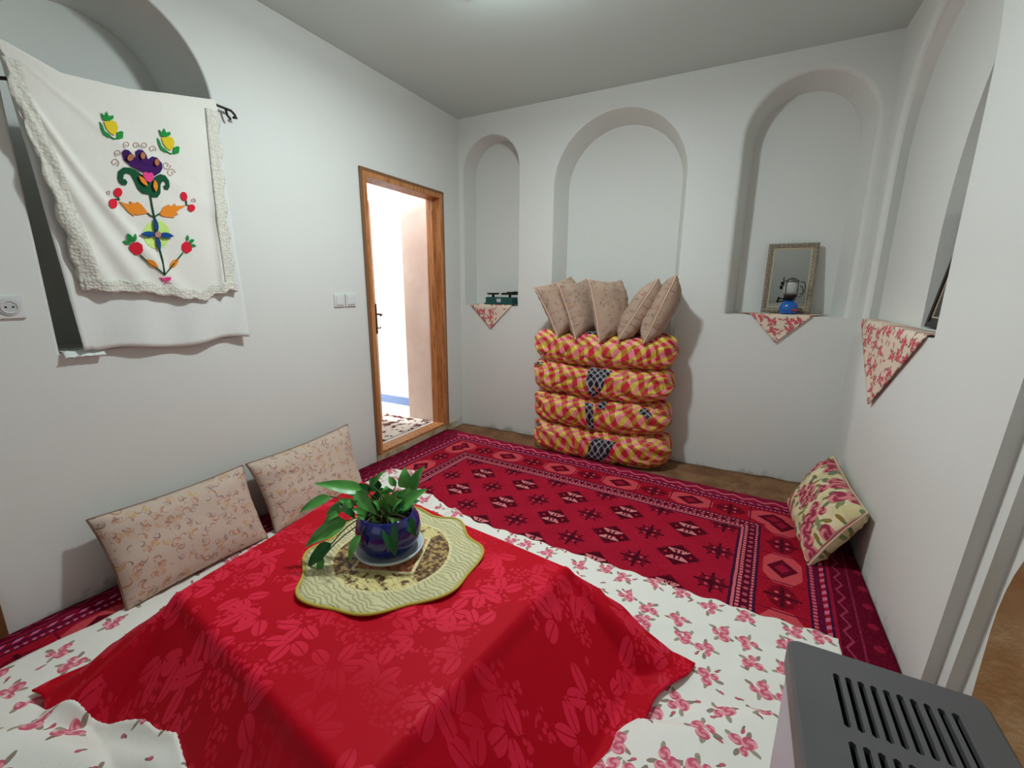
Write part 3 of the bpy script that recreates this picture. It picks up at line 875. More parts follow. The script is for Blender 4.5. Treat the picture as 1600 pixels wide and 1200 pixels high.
for (bx, by, tx, ty, wd, d0, d1, dk) in LV:
    b, t = pl(bx, by, d0), pl(tx, ty, d1)
    nrm = (Vector((.0, .0, .8))-E2*.75+E1*(.35*math.sin(bx)))
    leaf_blade(b, t, wd*SC*.95, .018, nrm, LEAFD if dk else LEAF)
    root = Vector((random.uniform(-.03, .03), random.uniform(-.03, .03), .12))
    mid = (root+b)/2+Vector((0, 0, .03 if by < 420 else .055))
    if by > 420 and abs(bx-800) > 120: mid = (root+b)/2+Vector((0, 0, .07))
    pts = [root*(1-s)**2+mid*2*s*(1-s)+b*s*s for s in [i/6 for i in range(7)]]
    v, f = tube_data(pts, .0022, 5); mesh_obj('stem', v, f, STEM, pot, True)

# ------------------------------------------------------------------ cushions
def cushion(name, corners, thick, mat, label, group=None, side=1, pinch=.05, pull=.08, seam=PIPEDK, seed=0, N_=22, uvscale=1.0, bolt=1.0):
    """corners c00 (bottom, start) c10 (bottom, end) c11 c01; puffed both ways from the middle plane"""
    C_ = [Vector(c) for c in corners]; cen = sum(C_, Vector())/4
    ex = ((C_[1]-C_[0])+(C_[2]-C_[3]))/2; ey = ((C_[3]-C_[0])+(C_[2]-C_[1]))/2
    n = ex.cross(ey).normalized(); Lx, Ly = ex.length, ey.length
    vs_, fs, uv = [], [], []
    def pt(u, v, s):
        a, b = u*2-1, v*2-1
        uu, vv = u, v
        # sides bow inwards between the pointed corners
        uu = .5+(u-.5)*(1-pull*(1-b*b)); vv = .5+(v-.5)*(1-pull*1.2*(1-a*a))
        P = C_[0]*(1-uu)*(1-vv)+C_[1]*uu*(1-vv)+C_[2]*uu*vv+C_[3]*(1-uu)*vv
        h = ((1-a**4)*(1-b**4))**.55*(1-.0*abs(a*b))
        h *= thick/2
        wr = .010*nz(uu*4+seed, vv*4, s)+.005*abs(nz(uu*9+seed, vv*9, s+3))+.003*nz(uu*16+seed, vv*16, s)
        edge = max(abs(a), abs(b))
        ripple = .004*math.sin((a if abs(b) > abs(a) else b)*22+seed)*smooth((edge-.55)/.3)*(1 if edge < .98 else .3)
        return P+n*(s*h*(1+pinch*nz(uu*3, vv*3, seed)))+n*(wr+ripple)*(1 if edge < .99 else .4)
    idx = {}
    for s in (1, -1):
        for j in range(N_+1):
            for i in range(N_+1):
                if s < 0 and (i in (0, N_) or j in (0, N_)): idx[(s, i, j)] = idx[(1, i, j)]; continue
                # rows crowd towards the seams
                u = .5-.5*math.cos(PI*i/N_); v = .5-.5*math.cos(PI*j/N_)
                idx[(s, i, j)] = len(vs_); vs_.append(pt(u, v, s)-cen); uv.append((u*Lx*uvscale+(seed*.37)+(0 if s > 0 else .5), v*Ly*uvscale+seed*.21))
        for j in range(N_):
            for i in range(N_):
                q = (idx[(s, i, j)], idx[(s, i+1, j)], idx[(s, i+1, j+1)], idx[(s, i, j+1)])
                fs.append(q if s > 0 else q[::-1])
    root = empty(name, cen, label, 'cushion', group)
    cov = mesh_obj('cover', vs_, fs, mat, root, True, uv)
    ring = [idx[(1, i, 0)] for i in range(N_)]+[idx[(1, N_, j)] for j in range(N_)]+[idx[(1, N_-i, N_)] for i in range(N_)]+[idx[(1, 0, N_-j)] for j in range(N_)]
    v, f = tube_data([vs_[i] for i in ring], .0048, 6, True); mesh_obj('piping', v, f, seam, cov, True)
    return root
ZR = .035
cushion('wall_cushion', [(-2.035, .605, ZR), (-2.035, 1.19, ZR), (-2.215, 1.215, .385), (-2.215, .60, .385)], .16, PAISLEY,
        'beige paisley cushion leaning on the left wall, nearer the camera', seed=1, pull=.05)
cushion('wall_cushion', [(-2.035, 1.235, ZR), (-2.035, 1.84, ZR), (-2.21, 1.90, .415), (-2.215, 1.235, .385)], .16, PAISLEY,
        'beige paisley cushion leaning on the left wall, nearer the doorway', seed=2, pull=.06)
cushion('floral_cushion', [(.385, 2.86, .03), (.40, 2.26, .03), (.585, 2.24, .355), (.575, 3.03, .33)][::-1] and [(.375, 2.87, .03), (.57, 3.02, .34), (.585, 2.27, .34), (.405, 2.25, .03)], .17, BIGROSE,
        'cream cushion with large pink roses leaning on the right wall', seed=3, pull=.05, seam=PIPING)

# ------------------------------------------------------------------ bedding rolls
def roll_pt(s, th, cz, hz, cx, hx, cy, hy, sd, off=0):
    e = (1-abs(s)**5)**.42
    ct, st = math.cos(th), math.sin(th)
    p = 2/2.9
    yy = math.copysign(abs(ct)**p, ct); zz = math.copysign(abs(st)**p, st)
    x = cx+hx*s
    sag = -.026*(1-s*s)+.012
    fr = smooth((abs(s)-.45)/.5)
    wr = .010*math.sin(th*9+s*5+sd*2+2*nz(s*2, th, sd))*fr+.016*nz(s*3.2+sd, ct*1.6+s*2, st*1.6)-.012*smooth(1-abs(nz(s*2.6+sd*5, ct*1.3-s*2, st*1.3))/.10)+.007*abs(nz(s*9+sd*3, ct*4, st*4+s*4))*1.6
    wr += .004*math.sin((s*13+th*3.2)+sd*1.7+3*nz(s*3, th*1.0, sd))*(1-.5*fr)
    g = (hy+wr+off)*e
    h2 = (hz+wr+off)*(.55+.45*e) if abs(s) < .97 else (hz+wr+off)*e*1.15
    h2 = min(h2, (hz+wr+off)*(e**.6))
    return Vector((x+(.01*math.sin(th*3+sd) if abs(s) > .8 else 0), cy-g*yy, cz+sag+h2*zz))
rolls = [(.145, .130, -.885, .535, 3.160, .178, 1), (.388, .128, -.895, .525, 3.160, .172, 2), (.632, .128, -.90, .53, 3.163, .174, 3), (.866, .124, -.895, .53, 3.165, .176, 4)]
LBL = ['bottom bedding roll wrapped in red and yellow check cloth, resting on the rug',
       'check wrapped bedding roll second from the bottom, with narrow black plaid strip',
       'check wrapped bedding roll second from the top, with black plaid diamond',
       'topmost check wrapped bedding roll, carrying the five upright cushions']
PATCH = {1: [((-.11, -.62), (.17, -.52), (.33, .42), (.02, .50)), ((-.95, .5), (-.86, .4), (-.84, .85), (-.93, .9))],
         2: [((-.06, -.62), (.03, -.66), (.0, .62), (-.12, .66)), ((.06, .35), (.16, .40), (.20, .85), (.08, .9)), ((.62, .40), (.76, .05), (.80, .25), (.70, .8))],
         3: [((-.10, .05), (.0, -.75), (.14, -.05), (.03, .85)), ((-.10, .05), (.14, -.05), (.24, .75), (-.08, .85)), ((-.92, .62), (-.80, .56), (-.80, .9), (-.9, .95))],
         4: [((-.34, 1.02), (.05, .98), (.10, 1.45), (-.3, 1.5)), ((.12, .98), (.48, .95), (.50, 1.4), (.16, 1.45))]}
for k, (cz, hz, cx, hx, cy, hy, sd) in enumerate(rolls):
    root = empty('bedding_roll', (cx, cy, cz-hz), LBL[k], 'bedding', 'check bedding rolls stacked by the back wall')
    NS, NT = 150, 110; vs_, fs, uv = [], [], []
    for i in range(NS+1):
        s = math.sin(PI/2*(2*i/NS-1))*.9995
        s = (2*i/NS-1)*.55+.45*s
        for j in range(NT):
            th = 2*PI*j/NT; p = roll_pt(s, th, cz, hz, cx, hx, cy, hy, sd); vs_.append(p-root.location)
            vv = min(j, NT-j)/NT*.92
            uv.append((s*hx+sd*.31+.05*math.sin(th*2+sd), (1 if j <= NT/2 else -1)*vv*1.0+sd*.17+.08*s*math.sin(s*3+sd)))
    for i in range(NS):
        for j in range(NT):
            j2 = (j+1) % NT; fs.append((i*NT+j, i*NT+j2, (i+1)*NT+j2, (i+1)*NT+j))
    fs.append(tuple(range(NT))[::-1]); fs.append(tuple(NS*NT+j for j in range(NT)))
    mesh_obj('wrapping', vs_, fs, CHECK, root, True, uv)
    for (a, b, c, d) in PATCH[k+1]:
        # corners in (s, angle): angle 0 faces the room
        def pf(u, v, a=a, b=b, c=c, d=d):
            s = (a[0]*(1-u)+b[0]*u)*(1-v)+(d[0]*(1-u)+c[0]*u)*v; t = (a[1]*(1-u)+b[1]*u)*(1-v)+(d[1]*(1-u)+c[1]*u)*v
            return roll_pt(s, t, cz, hz, cx, hx, cy, hy, sd, .0055)-root.location
        def uf(u, v, a=a, b=b, c=c, d=d):
            s = (a[0]*(1-u)+b[0]*u)*(1-v)+(d[0]*(1-u)+c[0]*u)*v; t = (a[1]*(1-u)+b[1]*u)*(1-v)+(d[1]*(1-u)+c[1]*u)*v
            return (s*hx, t*.14)
        tag(grid_obj('plaid_corner', pf, 18, 18, PLAID, root, uf), 'black and white plaid scarf corner')

# five cushions standing on the stack:  (near top), (near bottom), (far top)
FIVE = [((-1.385, 2.985, 1.30), (-1.185, 2.985, .945), (-1.21, 3.29, 1.385)),
        ((-1.195, 2.985, 1.325), (-1.045, 2.985, .935), (-1.085, 3.29, 1.365)),
        ((-.965, 2.975, 1.36), (-.865, 2.975, .925), (-.80, 3.22, 1.355)),
        ((-.505, 3.02, 1.365), (-.735, 2.98, .95), (-.53, 3.31, 1.30)),
        ((-.395, 3.02, 1.385), (-.565, 2.98, .935), (-.43, 3.31, 1.32))]
PLACE = ['leftmost of the five, tilted left', 'second from the left, overlapping the leftmost', 'middle one of the five, showing its broad face', 'second from the right, tilted right', 'rightmost of the five, tilted right']
for k, (nt_, nb, ft) in enumerate(FIVE):
    nt_, nb, ft = Vector(nt_), Vector(nb), Vector(ft); fb_ = nb+(ft-nt_); fb_.z = max(fb_.z, .96)
    fb_.y = min(fb_.y, 3.30)
    cushion('standing_cushion', [nb, fb_, ft, nt_], .17 if k != 2 else .18, PAISLEYB, 'beige cushion standing on the bedding stack, '+PLACE[k], 'beige cushions standing on the bedding stack', seed=5+k, pull=.08, seam=PIPING, N_=20)

# ------------------------------------------------------------------ embroidered hanging on the left wall
hg = empty('wall_hanging', (XL, 1.0, 1.0), 'white embroidered cloth with lace border hung over the left wall niche', 'wall hanging')
def HG(p): return Vector(p)-Vector((XL, 1.0, 1.0))
ROD = [(.60, 1.955), (1.34, 2.115)]
def top_z(y): return interp(y, [(.60, 2.06), (.67, 2.075), (.80, 2.03), (1.0, 2.05), (1.15, 2.085), (1.34, 2.125)])
def backfn(u, v):
    y = .655+u*.69+(.055*v*(1-u)) + .012*v*u
    zt = top_z(y); zb = 1.035+.012*math.sin(u*9)+.01*(u < .05)
    z = zt+(zb-zt)*v
    x = XL+.022+.010*math.sin(u*17+v*3)*v+.006*nz(u*6, v*4)+.012*v
    return HG((x, y, z))
grid_obj('backing_cloth', backfn, 50, 50, LINEN, hg, thick=.002)
def front_x(y, z):
    """folds swing from the top left corner down to the hem"""
    t = math.hypot(y-.62, (2.10-z))
    q = math.atan2(2.10-z, y-.62+.001)
    fo = .0
    for qq, am, wd in ((1.42, .022, .05), (1.30, .018, .05), (1.17, .013, .04), (.70, .003, .05)):
        ql = qq-.10*smooth((t-.15)/.9)
        fo += am*math.exp(-((q-ql)/wd)**2)*smooth(t/.3)*(1-.4*smooth((t-.7)/.4))
    fr = .012*math.exp(-((y-1.265-.03*(z-1.6))/.014)**2)*smooth((2.0-z)/.4)
    return XL+.045+fo+fr+.004*nz(y*7, z*5, 3)
LEFTE = [(1.25, .755), (1.32, .735), (1.45, .725), (1.60, .705), (1.75, .69), (1.9, .665), (2.1, .655)]
RIGHTE = [(1.25, 1.315), (1.6, 1.31), (2.13, 1.335)]
def hem(y): return interp(y, [(.74, 1.275), (.95, 1.265), (1.1, 1.235), (1.18, 1.23), (1.22, 1.26), (1.33, 1.275)])+.006*math.sin(y*75)
def frontfn(u, v):
    z0 = hem(.74+u*.58)
    zt0 = top_z(.66+u*.675)+.006
    z = zt0+(z0-zt0)*v
    y0 = interp(z, LEFTE)+.007*math.sin(z*60)*(u < .02); y1 = interp(z, RIGHTE)+.004*math.sin(z*70)*(u > .98)
    y = y0+(y1-y0)*u
    return HG((front_x(y, z), y, z))
grid_obj('front_cloth', frontfn, 110, 120, MUSLIN, hg, thick=.002)
# lace border strips, proud of the cloth
def lace_strip(a_fn, n=90, m=6, name='lace_border'):
    grid_obj(name, a_fn, n, m, LACE, hg, thick=.003)
def lace_left(u, v):
    z = 2.03-u*.755; y = interp(z, LEFTE)-.006+.006*math.sin(z*48)*(1-v)+v*(.045+.02*u)
    return HG((front_x(y, z)+.005, y, z))
def lace_bot(u, v):
    y = .745+u*.575; z = hem(y)-.004+.008*abs(math.sin(y*40))*(1-v)+v*.05
    return HG((front_x(y, z)+.007, y, z))
def lace_right(u, v):
    z = 2.08-u*.80; y = interp(z, RIGHTE)+.004+.006*math.sin(z*50)*(1-v)-v*.055
    return HG((front_x(y, z)+.005, y, z))
lace_strip(lace_left); lace_strip(lace_bot); lace_strip(lace_right)
# the appliqué: outlines in wall coordinates (y along the wall, z up) relative to the flower's stem
def patch(name, pts, mat, lift=.004):
    """pts closed outline (y, z); filled as a fan around its middle, laid on the cloth"""
    cy_ = sum(p[0] for p in pts)/len(pts); cz_ = sum(p[1] for p in pts)/len(pts)
    loops = [[Vector((a, b, 0)) for a, b in pts]]
    tris = tessellate_polygon(loops)
    n = len(pts); vs_ = []
    for a, b in pts: vs_.append(HG((front_x(a, b)+lift, a, b)))
    for a, b in pts: vs_.append(HG((front_x(a, b)+lift-.003, a, b)))
    fs = [tuple(t) for t in tris]+[(i, (i+1) % n, n+(i+1) % n, n+i) for i in range(n)]
    return mesh_obj(name, vs_, fs, mat, hg)
def wire(name, pts, r, mat, lift=.004):
    v, f = tube_data([HG((front_x(a, b)+lift, a, b)) for a, b in pts], r, 5); return mesh_obj(name, v, f, mat, hg, True)
# sketch grid: 825 x 1200 units of the motif -> wall, by bilinear corners
QY = lambda gx, gy: (GA[0]+GA[1]*gx+GA[2]*gy)/(1+GA[6]*gx+GA[7]*gy)
QZ = lambda gx, gy: (GA[3]+GA[4]*gx+GA[5]*gy)/(1+GA[6]*gx+GA[7]*gy)
GA = [0.848917, 0.000293037, -0.000119778, 1.97836, -0.000319566, -0.000654518, -0.00024918, -3.02225e-05]
def W2(pts): return [(QY(a, b), QZ(a, b)) for a, b in pts]
def blob(cx, cy, rx, ry, rot=0, n=18, wob=0):
    c, s = math.cos(rot), math.sin(rot); r = []
    for i in range(n):
        a = 2*PI*i/n; k = 1+wob*math.sin(a*5); x, y = rx*k*math.cos(a), ry*k*math.sin(a); r.append((cx+x*c-y*s, cy+x*s+y*c))
    return r
def lens(x0, y0, x1, y1, w_, n=8, jag=0):
    dx, dy = x1-x0, y1-y0; L = math.hypot(dx, dy); nx, ny = -dy/L, dx/L; A, B = [], []
    for i in range(n+1):
        s = i/n; h = w_*math.sin(PI*s)*(1+(jag*(.5 if i % 2 else -.5))); A.append((x0+dx*s+nx*h, y0+dy*s+ny*h)); B.append((x0+dx*s-nx*h, y0+dy*s-ny*h))
    return A+B[-2:0:-1]
def P_(name, pts, c, lift=.004): patch(name, W2(pts), FELTS[c], lift)
def L_(name, pts, c, r=.0035, lift=.004): wire(name, W2(pts), r, FELTS[c], lift)
L_('stem', [(392, 580), (405, 650), (418, 710), (425, 800), (445, 880), (462, 960), (472, 1050)], 'deep_green', .0032)
L_('stem', [(378, 686), (400, 704), (418, 708), (448, 690)], 'deep_green', .0028)
L_('stem', [(330, 932), (385, 985), (430, 1012), (472, 1048), (500, 1018), (540, 975), (585, 920)], 'deep_green', .0028)
P_('lime_patch', blob(432, 812, 80, 84), 'lime', .003)  # lime felt disc behind the blue cross
P_('cross_petal', lens(330, 808, 428, 812, 17), 'blue', .016); P_('cross_petal', lens(432, 812, 526, 822, 17), 'blue', .016)
P_('cross_petal', lens(415, 712, 430, 806, 12), 'blue', .016); P_('cross_petal', lens(428, 818, 445, 905, 12), 'blue', .016)
P_('cross_centre', blob(430, 812, 18, 18), 'rosy', .020)
P_('orange_leaf', [(212, 618), (255, 632), (280, 634), (272, 616), (300, 630), (318, 620), (345, 640), (380, 686), (350, 692), (318, 698), (300, 690), (300, 704), (262, 676), (240, 650)], 'orange', .006)
P_('orange_leaf', [(448, 688), (470, 650), (500, 636), (515, 648), (535, 630), (545, 645), (605, 640), (560, 668), (545, 680), (556, 694), (530, 698), (535, 712), (480, 708), (456, 700)], 'orange', .006)
P_('berry', blob(204, 565, 24, 27), 'red', .006); P_('berry', blob(172, 631, 27, 29), 'red', .006); L_('stem', [(185, 604), (212, 608), (205, 592)], 'deep_green', .0028)
P_('berry', blob(590, 588, 18, 27, -.3), 'red', .006); P_('berry', blob(635, 656, 21, 21), 'red', .006); L_('stem', [(604, 612), (606, 640), (620, 640)], 'deep_green', .0028)
P_('strawberry', [(265, 885), (280, 862), (310, 856), (336, 872), (342, 905), (330, 930), (300, 930), (272, 905)], 'red', .006)
P_('strawberry', [(580, 870), (598, 852), (622, 858), (636, 880), (636, 905), (610, 922), (590, 912), (580, 895)], 'red', .006)
for (a, b, c, d, w_) in ((280, 858, 252, 806, 13), (290, 858, 300, 806, 9), (275, 866, 230, 850, 11), (612, 850, 610, 814, 8), (618, 858, 650, 842, 11), (622, 870, 662, 880, 8)): P_('sepal', lens(a, b, c, d, w_, 5), 'green', .007)
P_('orange_bud', lens(362, 958, 432, 1006, 17), 'orange', .006); P_('orange_bud', lens(562, 952, 504, 1012, 17), 'orange', .006)
# great flower
P_('green_calyx', [(202, 480), (206, 440), (235, 418), (272, 420), (300, 432), (330, 450), (365, 490), (395, 500), (425, 470), (450, 458), (480, 466), (500, 495), (506, 530), (496, 550), (476, 545), (472, 525), (486, 520), (480, 500), (462, 500), (452, 520), (452, 570), (435, 594), (405, 592), (385, 578), (345, 570), (320, 545), (300, 500), (280, 462), (255, 452), (236, 462), (232, 485), (248, 490), (258, 505), (250, 522), (228, 522), (210, 505)], 'deep_green', .006)
P_('purple_petal', [(228, 330), (240, 314), (262, 318), (290, 345), (310, 375), (306, 325), (325, 312), (350, 318), (370, 345), (378, 372), (405, 354), (435, 362), (462, 395), (464, 425), (448, 450), (415, 470), (395, 462), (330, 438), (280, 412), (240, 375)], 'purple', .007)
P_('petal_spot', blob(270, 362, 17, 22, .6), 'tan', .016); P_('petal_spot', blob(342, 352, 14, 20), 'tan', .016); P_('petal_spot', blob(426, 390, 14, 20), 'tan', .016)
P_('pink_heart', [(338, 456), (355, 446), (372, 454), (392, 450), (404, 465), (400, 495), (382, 508), (362, 500), (345, 475)], 'pink', .018)
P_('calyx_vein', lens(318, 468, 370, 530, 12), 'orange', .016); P_('calyx_vein', lens(412, 492, 420, 562, 13), 'orange', .016)
# curls of thread
def curl(cx, cy, r, a0, turns=1.3, dirn=1):
    pts = [(cx+r*(1-.7*i/16)*math.cos(a0+dirn*turns*2*PI*i/16), cy+r*(1-.7*i/16)*math.sin(a0+dirn*turns*2*PI*i/16)) for i in range(17)]
    L_('thread_curl', pts, 'rosy', .0010, .0035)
for (cx, cy, r, a0, dd) in ((255, 285, 22, 2, 1), (310, 290, 22, .5, -1), (362, 290, 22, 2, 1), (408, 310, 22, .5, -1), (205, 335, 22, 2, 1), (185, 390, 26, 1, -1), (490, 405, 26, 0, 1), (515, 450, 26, 0, -1), (150, 565, 14, 1, 1), (645, 612, 14, 1, -1)): curl(cx, cy, r, a0, 1.2, dd)
# two tulips
for (ox, oy, k) in ((0, 0, 1), (338, 98, .92)):
    T = lambda pts: [(ox+110+(a-110)*k*1.0, oy+(b)*k+(0 if k == 1 else 8)) for a, b in pts]
    P_('yellow_tulip', T([(122, 150), (140, 146), (165, 142), (190, 150), (204, 180), (198, 212), (180, 232), (155, 215), (135, 190)]), 'yellow', .006)
    P_('tulip_crown', T([(118, 140), (105, 98), (130, 120), (138, 90), (150, 118), (176, 112), (178, 132), (150, 148)]), 'green', .007)
    P_('tulip_leaf', T([(97, 150), (112, 170), (125, 205), (160, 232), (152, 246), (120, 226), (104, 190)]), 'green', .006)
    P_('tulip_leaf', T([(200, 212), (225, 204), (236, 212), (232, 248), (205, 254), (196, 235)]), 'green', .006)
    L_('stem', T([(158, 238), (180, 252), (205, 248)]), 'green', .0028)
P_('pink_bow', [(445, 1062), (470, 1068), (480, 1062), (508, 1060), (506, 1078), (484, 1084), (462, 1084)], 'pink', .006)
for p in ([(478, 1084), (470, 1112)], [(486, 1084), (500, 1110)], [(494, 1088), (515, 1100)], [(480, 1090), (490, 1118)]): L_('bow_thread', p, 'pink', .0010)
# curtain rod
rodp = [(XL+.03, .57, 1.945), (XL+.03, .72, 1.985), (XL+.03, 1.34, 2.115), (XL+.03, 1.41, 2.112)]
rod = tube('curtain_rod', rodp+[(XL+.03, 1.425, 2.10), (XL+.034, 1.43, 2.085), (XL+.03, 1.415, 2.085)], .006, DMETAL)
v, f = tube_data([(XL+.03, 1.385, 2.112), (XL+.03, 1.39, 2.085), (XL+.036, 1.40, 2.07)], .005, 6)
tag(rod, 'thin dark curtain rod with curled end holding the white hanging', 'rod')
mesh_obj('rod_hook', v, f, DMETAL, rod, True)
rag = grid_obj('folded_rag', lambda u, v: (XL-.10+u*.13, .655+v*.12, 1.043+.012*abs(nz(u*5, v*5))+(-.02*(u > .9))), 14, 14, LINEN, thick=.003)
tag(rag, 'scrap of white cloth on the shelf of the left niche', 'cloth')

# ------------------------------------------------------------------ socket and switches
def plate(name, y0, y1, z0, z1, label):
    o = empty(name, (XL, (y0+y1)/2, (z0+z1)/2), label, 'switch' if 'switch' in name else 'socket')
    return o, (y1-y0)/2, (z1-z0)/2
o, hw, hh_ = plate('power_socket', .505, .585, 1.18, 1.26, 'round white power socket on the left wall beside the hanging')
box_obj('socket_plate', (0, -hw, -hh_), (.010, hw, hh_), WHITEPL, o, .004)
bm = bmesh.new()
bmesh.ops.create_cone(bm, cap_ends=True, segments=32, radius1=.030, radius2=.028, depth=.006, matrix=Matrix.Translation((.012, 0, 0)) @ Matrix.Rotation(PI/2, 4, 'Y'))
bm_obj('socket_face', bm, flat('socket_grey', (196, 196, 194), .4), o)
v, f = tube_data([(.016, .021*math.cos(2*PI*i/32), .021*math.sin(2*PI*i/32)) for i in range(32)], .0022, 6, True); mesh_obj('socket_ring', v, f, WHITEPL, o, True)
for s_ in (-1, 1):
    bm = bmesh.new(); bmesh.ops.create_cone(bm, cap_ends=True, segments=12, radius1=.0030, radius2=.0030, depth=.002, matrix=Matrix.Translation((.0155, s_*.009, 0)) @ Matrix.Rotation(PI/2, 4, 'Y'))
    bm_obj('socket_hole', bm, DARKHOLE, o)
for k, (y0, lab) in enumerate(((1.94, 'white light switch on left wall, left one of the pair'), (2.03, 'white light switch on left wall, right one next to the door'))):
    o, hw, hh_ = plate('light_switch', y0, y0+.083, 1.17, 1.25, lab)
    box_obj('switch_plate', (0, -hw, -hh_), (.010, hw, hh_), WHITEPL, o, .004)
    box_obj('rocker', (.008, -hw+.012, -hh_+.012), (.015, hw-.012, hh_-.012), WHITEPL, o, .003)

# ------------------------------------------------------------------ niche cloths
def drop_cloth(name, label, shelf, tri, normal_y=True, n=26):
    """shelf: (a0, a1, depth, z); tri: (a0, a1, tip, ztip) on the wall face"""
    a0, a1, dep, z = shelf; b0, b1, tip, zt = tri; vs_, fs = [], []
    root = None
    def P(a, d, zz): return (a, YB+d, zz) if normal_y else (XR+d, a, zz)
    K, R1, R2 = 24, 6, 14
    for j in range(R1+R2+1):
        for i in range(K+1):
            u = i/K
            if j <= R1:
                w_ = j/R1; lo = a0+(b0-a0)*w_; hi = a1+(b1-a1)*w_
                a = lo+(hi-lo)*u; d = dep*(1-w_)-.006*w_
                vs_.append(P(a, d, z+.004+.004*abs(nz(a*20, d*20))))
            else:
                w_ = (j-R1)/R2; lo = b0+(tip-b0)*w_; hi = b1+(tip-b1)*w_
                a = lo+(hi-lo)*u; ww = .006*math.sin(u*9+w_*3)*w_
                vs_.append(P(a, -.010-.006*w_+ww*.5, z+.002+(zt-z)*w_-.004*math.sin(u*PI)*(1-w_)))
    for j in range(R1+R2):
        for i in range(K):
            q = j*(K+1)+i; fs.append((q, q+1, q+K+2, q+K+1))
    o = mesh_obj(name, vs_, fs, SMALLROSE, None, True); md = o.modifiers.new('s', 'SOLIDIFY'); md.thickness = .003; md.offset = 0
    return tag(o, label, 'cloth', None)
drop_cloth('shelf_cloth', 'small rose print cloth with short point under the green scale', (-2.12, -1.82, .16, 1.143), (-2.185, -1.76, -1.97, .94))
drop_cloth('shelf_cloth', 'rose print cloth hanging in a point under the mirror and blue lantern', (-.03, .51, .17, 1.133), (.055, .405, .215, .955))
drop_cloth('shelf_cloth', 'long rose print cloth hanging in a point from the right wall niche', (2.16, 3.15, .065, 1.133), (2.12, 3.15, 2.66, .745), False)

# ------------------------------------------------------------------ balance scale
sc = empty('balance_scale', (-1.90, 3.42, 1.152), 'dark green balance scale with two black pans in small left niche', 'scale')
bm = bmesh.new(); box(bm, (-.135, -.05, .0), (.135, .05, .062), .008); box(bm, (-.145, -.058, 0), (.145, .058, .014), .004)
bm_obj('scale_body', bm, SCALEG, sc)
box_obj('dial_window', (-.02, -.053, .02), (.02, -.049, .05), HEATSIDE, sc)
for s in (-1, 1):
    lathe('pan_post', [(0, .06), (.012, .06), (.010, .082), (0, .082)], DMETAL, sc, 12, loc=(s*.085, 0, 0))
lathe('round_pan', [(0, .082), (.045, .083), (.062, .098), (.058, .098), (.042, .087), (0, .086)], DMETAL, sc, 28, loc=(-.085, 0, 0))
bm = bmesh.new(); box(bm, (.025, -.05, .082), (.145, .05, .088), .002); box(bm, (.025, -.05, .088), (.031, .05, .100), .002); box(bm, (.139, -.05, .088), (.145, .05, .112), .002); box(bm, (.03, .045, .088), (.14, .05, .108), .002)
bm_obj('square_pan', bm, DMETAL, sc)

# ------------------------------------------------------------------ framed mirror
mr = empty('wall_mirror', (.255, 3.455, 1.145), 'rectangular mirror in ornate silver frame leaning inside the niche', 'mirror')
mr.rotation_euler = (math.radians(-9), 0, math.radians(-2))
mwid, mh, fwid = .285, .455, .036
def frame_bar(a, b, c, d):
    """outer a-b, inner d-c, raised bar"""
    vs_ = []; 
    for (x, z), y in ((a, 0), (b, 0), (c, 0), (d, 0)): vs_.append((x, 0.0, z))
    e = lambda p, q, t: (p[0]+(q[0]-p[0])*t, p[1]+(q[1]-p[1])*t)
    o1, o2 = e(a, d, .0), e(b, c, .0); m1, m2 = e(a, d, .35), e(b, c, .35); m3, m4 = e(a, d, .8), e(b, c, .8)
    V = [(o1[0], 0, o1[1]), (o2[0], 0, o2[1]), (o2[0], -.014, o2[1]), (o1[0], -.014, o1[1]), (m1[0], -.024, m1[1]), (m2[0], -.024, m2[1]), (m3[0], -.016, m3[1]), (m4[0], -.016, m4[1]), (d[0], -.012, d[1]), (c[0], -.012, c[1]), (d[0], 0, d[1]), (c[0], 0, c[1])]
    F = [(0, 1, 2, 3), (3, 2, 5, 4), (4, 5, 7, 6), (6, 7, 9, 8), (8, 9, 11, 10), (10, 11, 1, 0)]
    return mesh_obj('frame_bar', V, F, ORNATE, mr)
hw = mwid/2; o4 = [(-hw, 0), (hw, 0), (hw, mh), (-hw, mh)]; i4 = [(-hw+fwid, fwid), (hw-fwid, fwid), (hw-fwid, mh-fwid), (-hw+fwid, mh-fwid)]
for k in range(4): frame_bar(o4[k], o4[(k+1) % 4], i4[(k+1) % 4], i4[k])
bm = bmesh.new()
for k in range(4):
    a, b = i4[k], i4[(k+1) % 4]
    x0, x1 = sorted((a[0], b[0])); z0, z1 = sorted((a[1], b[1])); box(bm, (x0-.003, -.017, z0-.003), (x1+.003, -.011, z1+.003))
bm_obj('gilt_edge', bm, GOLD, mr)
box_obj('mirror_glass', (-hw+fwid, -.010, fwid), (hw-fwid, -.006, mh-fwid), MIRROR, mr)
box_obj('backboard', (-hw+.005, -.005, .005), (hw-.005, .004, mh-.005), DARKWOOD, mr)

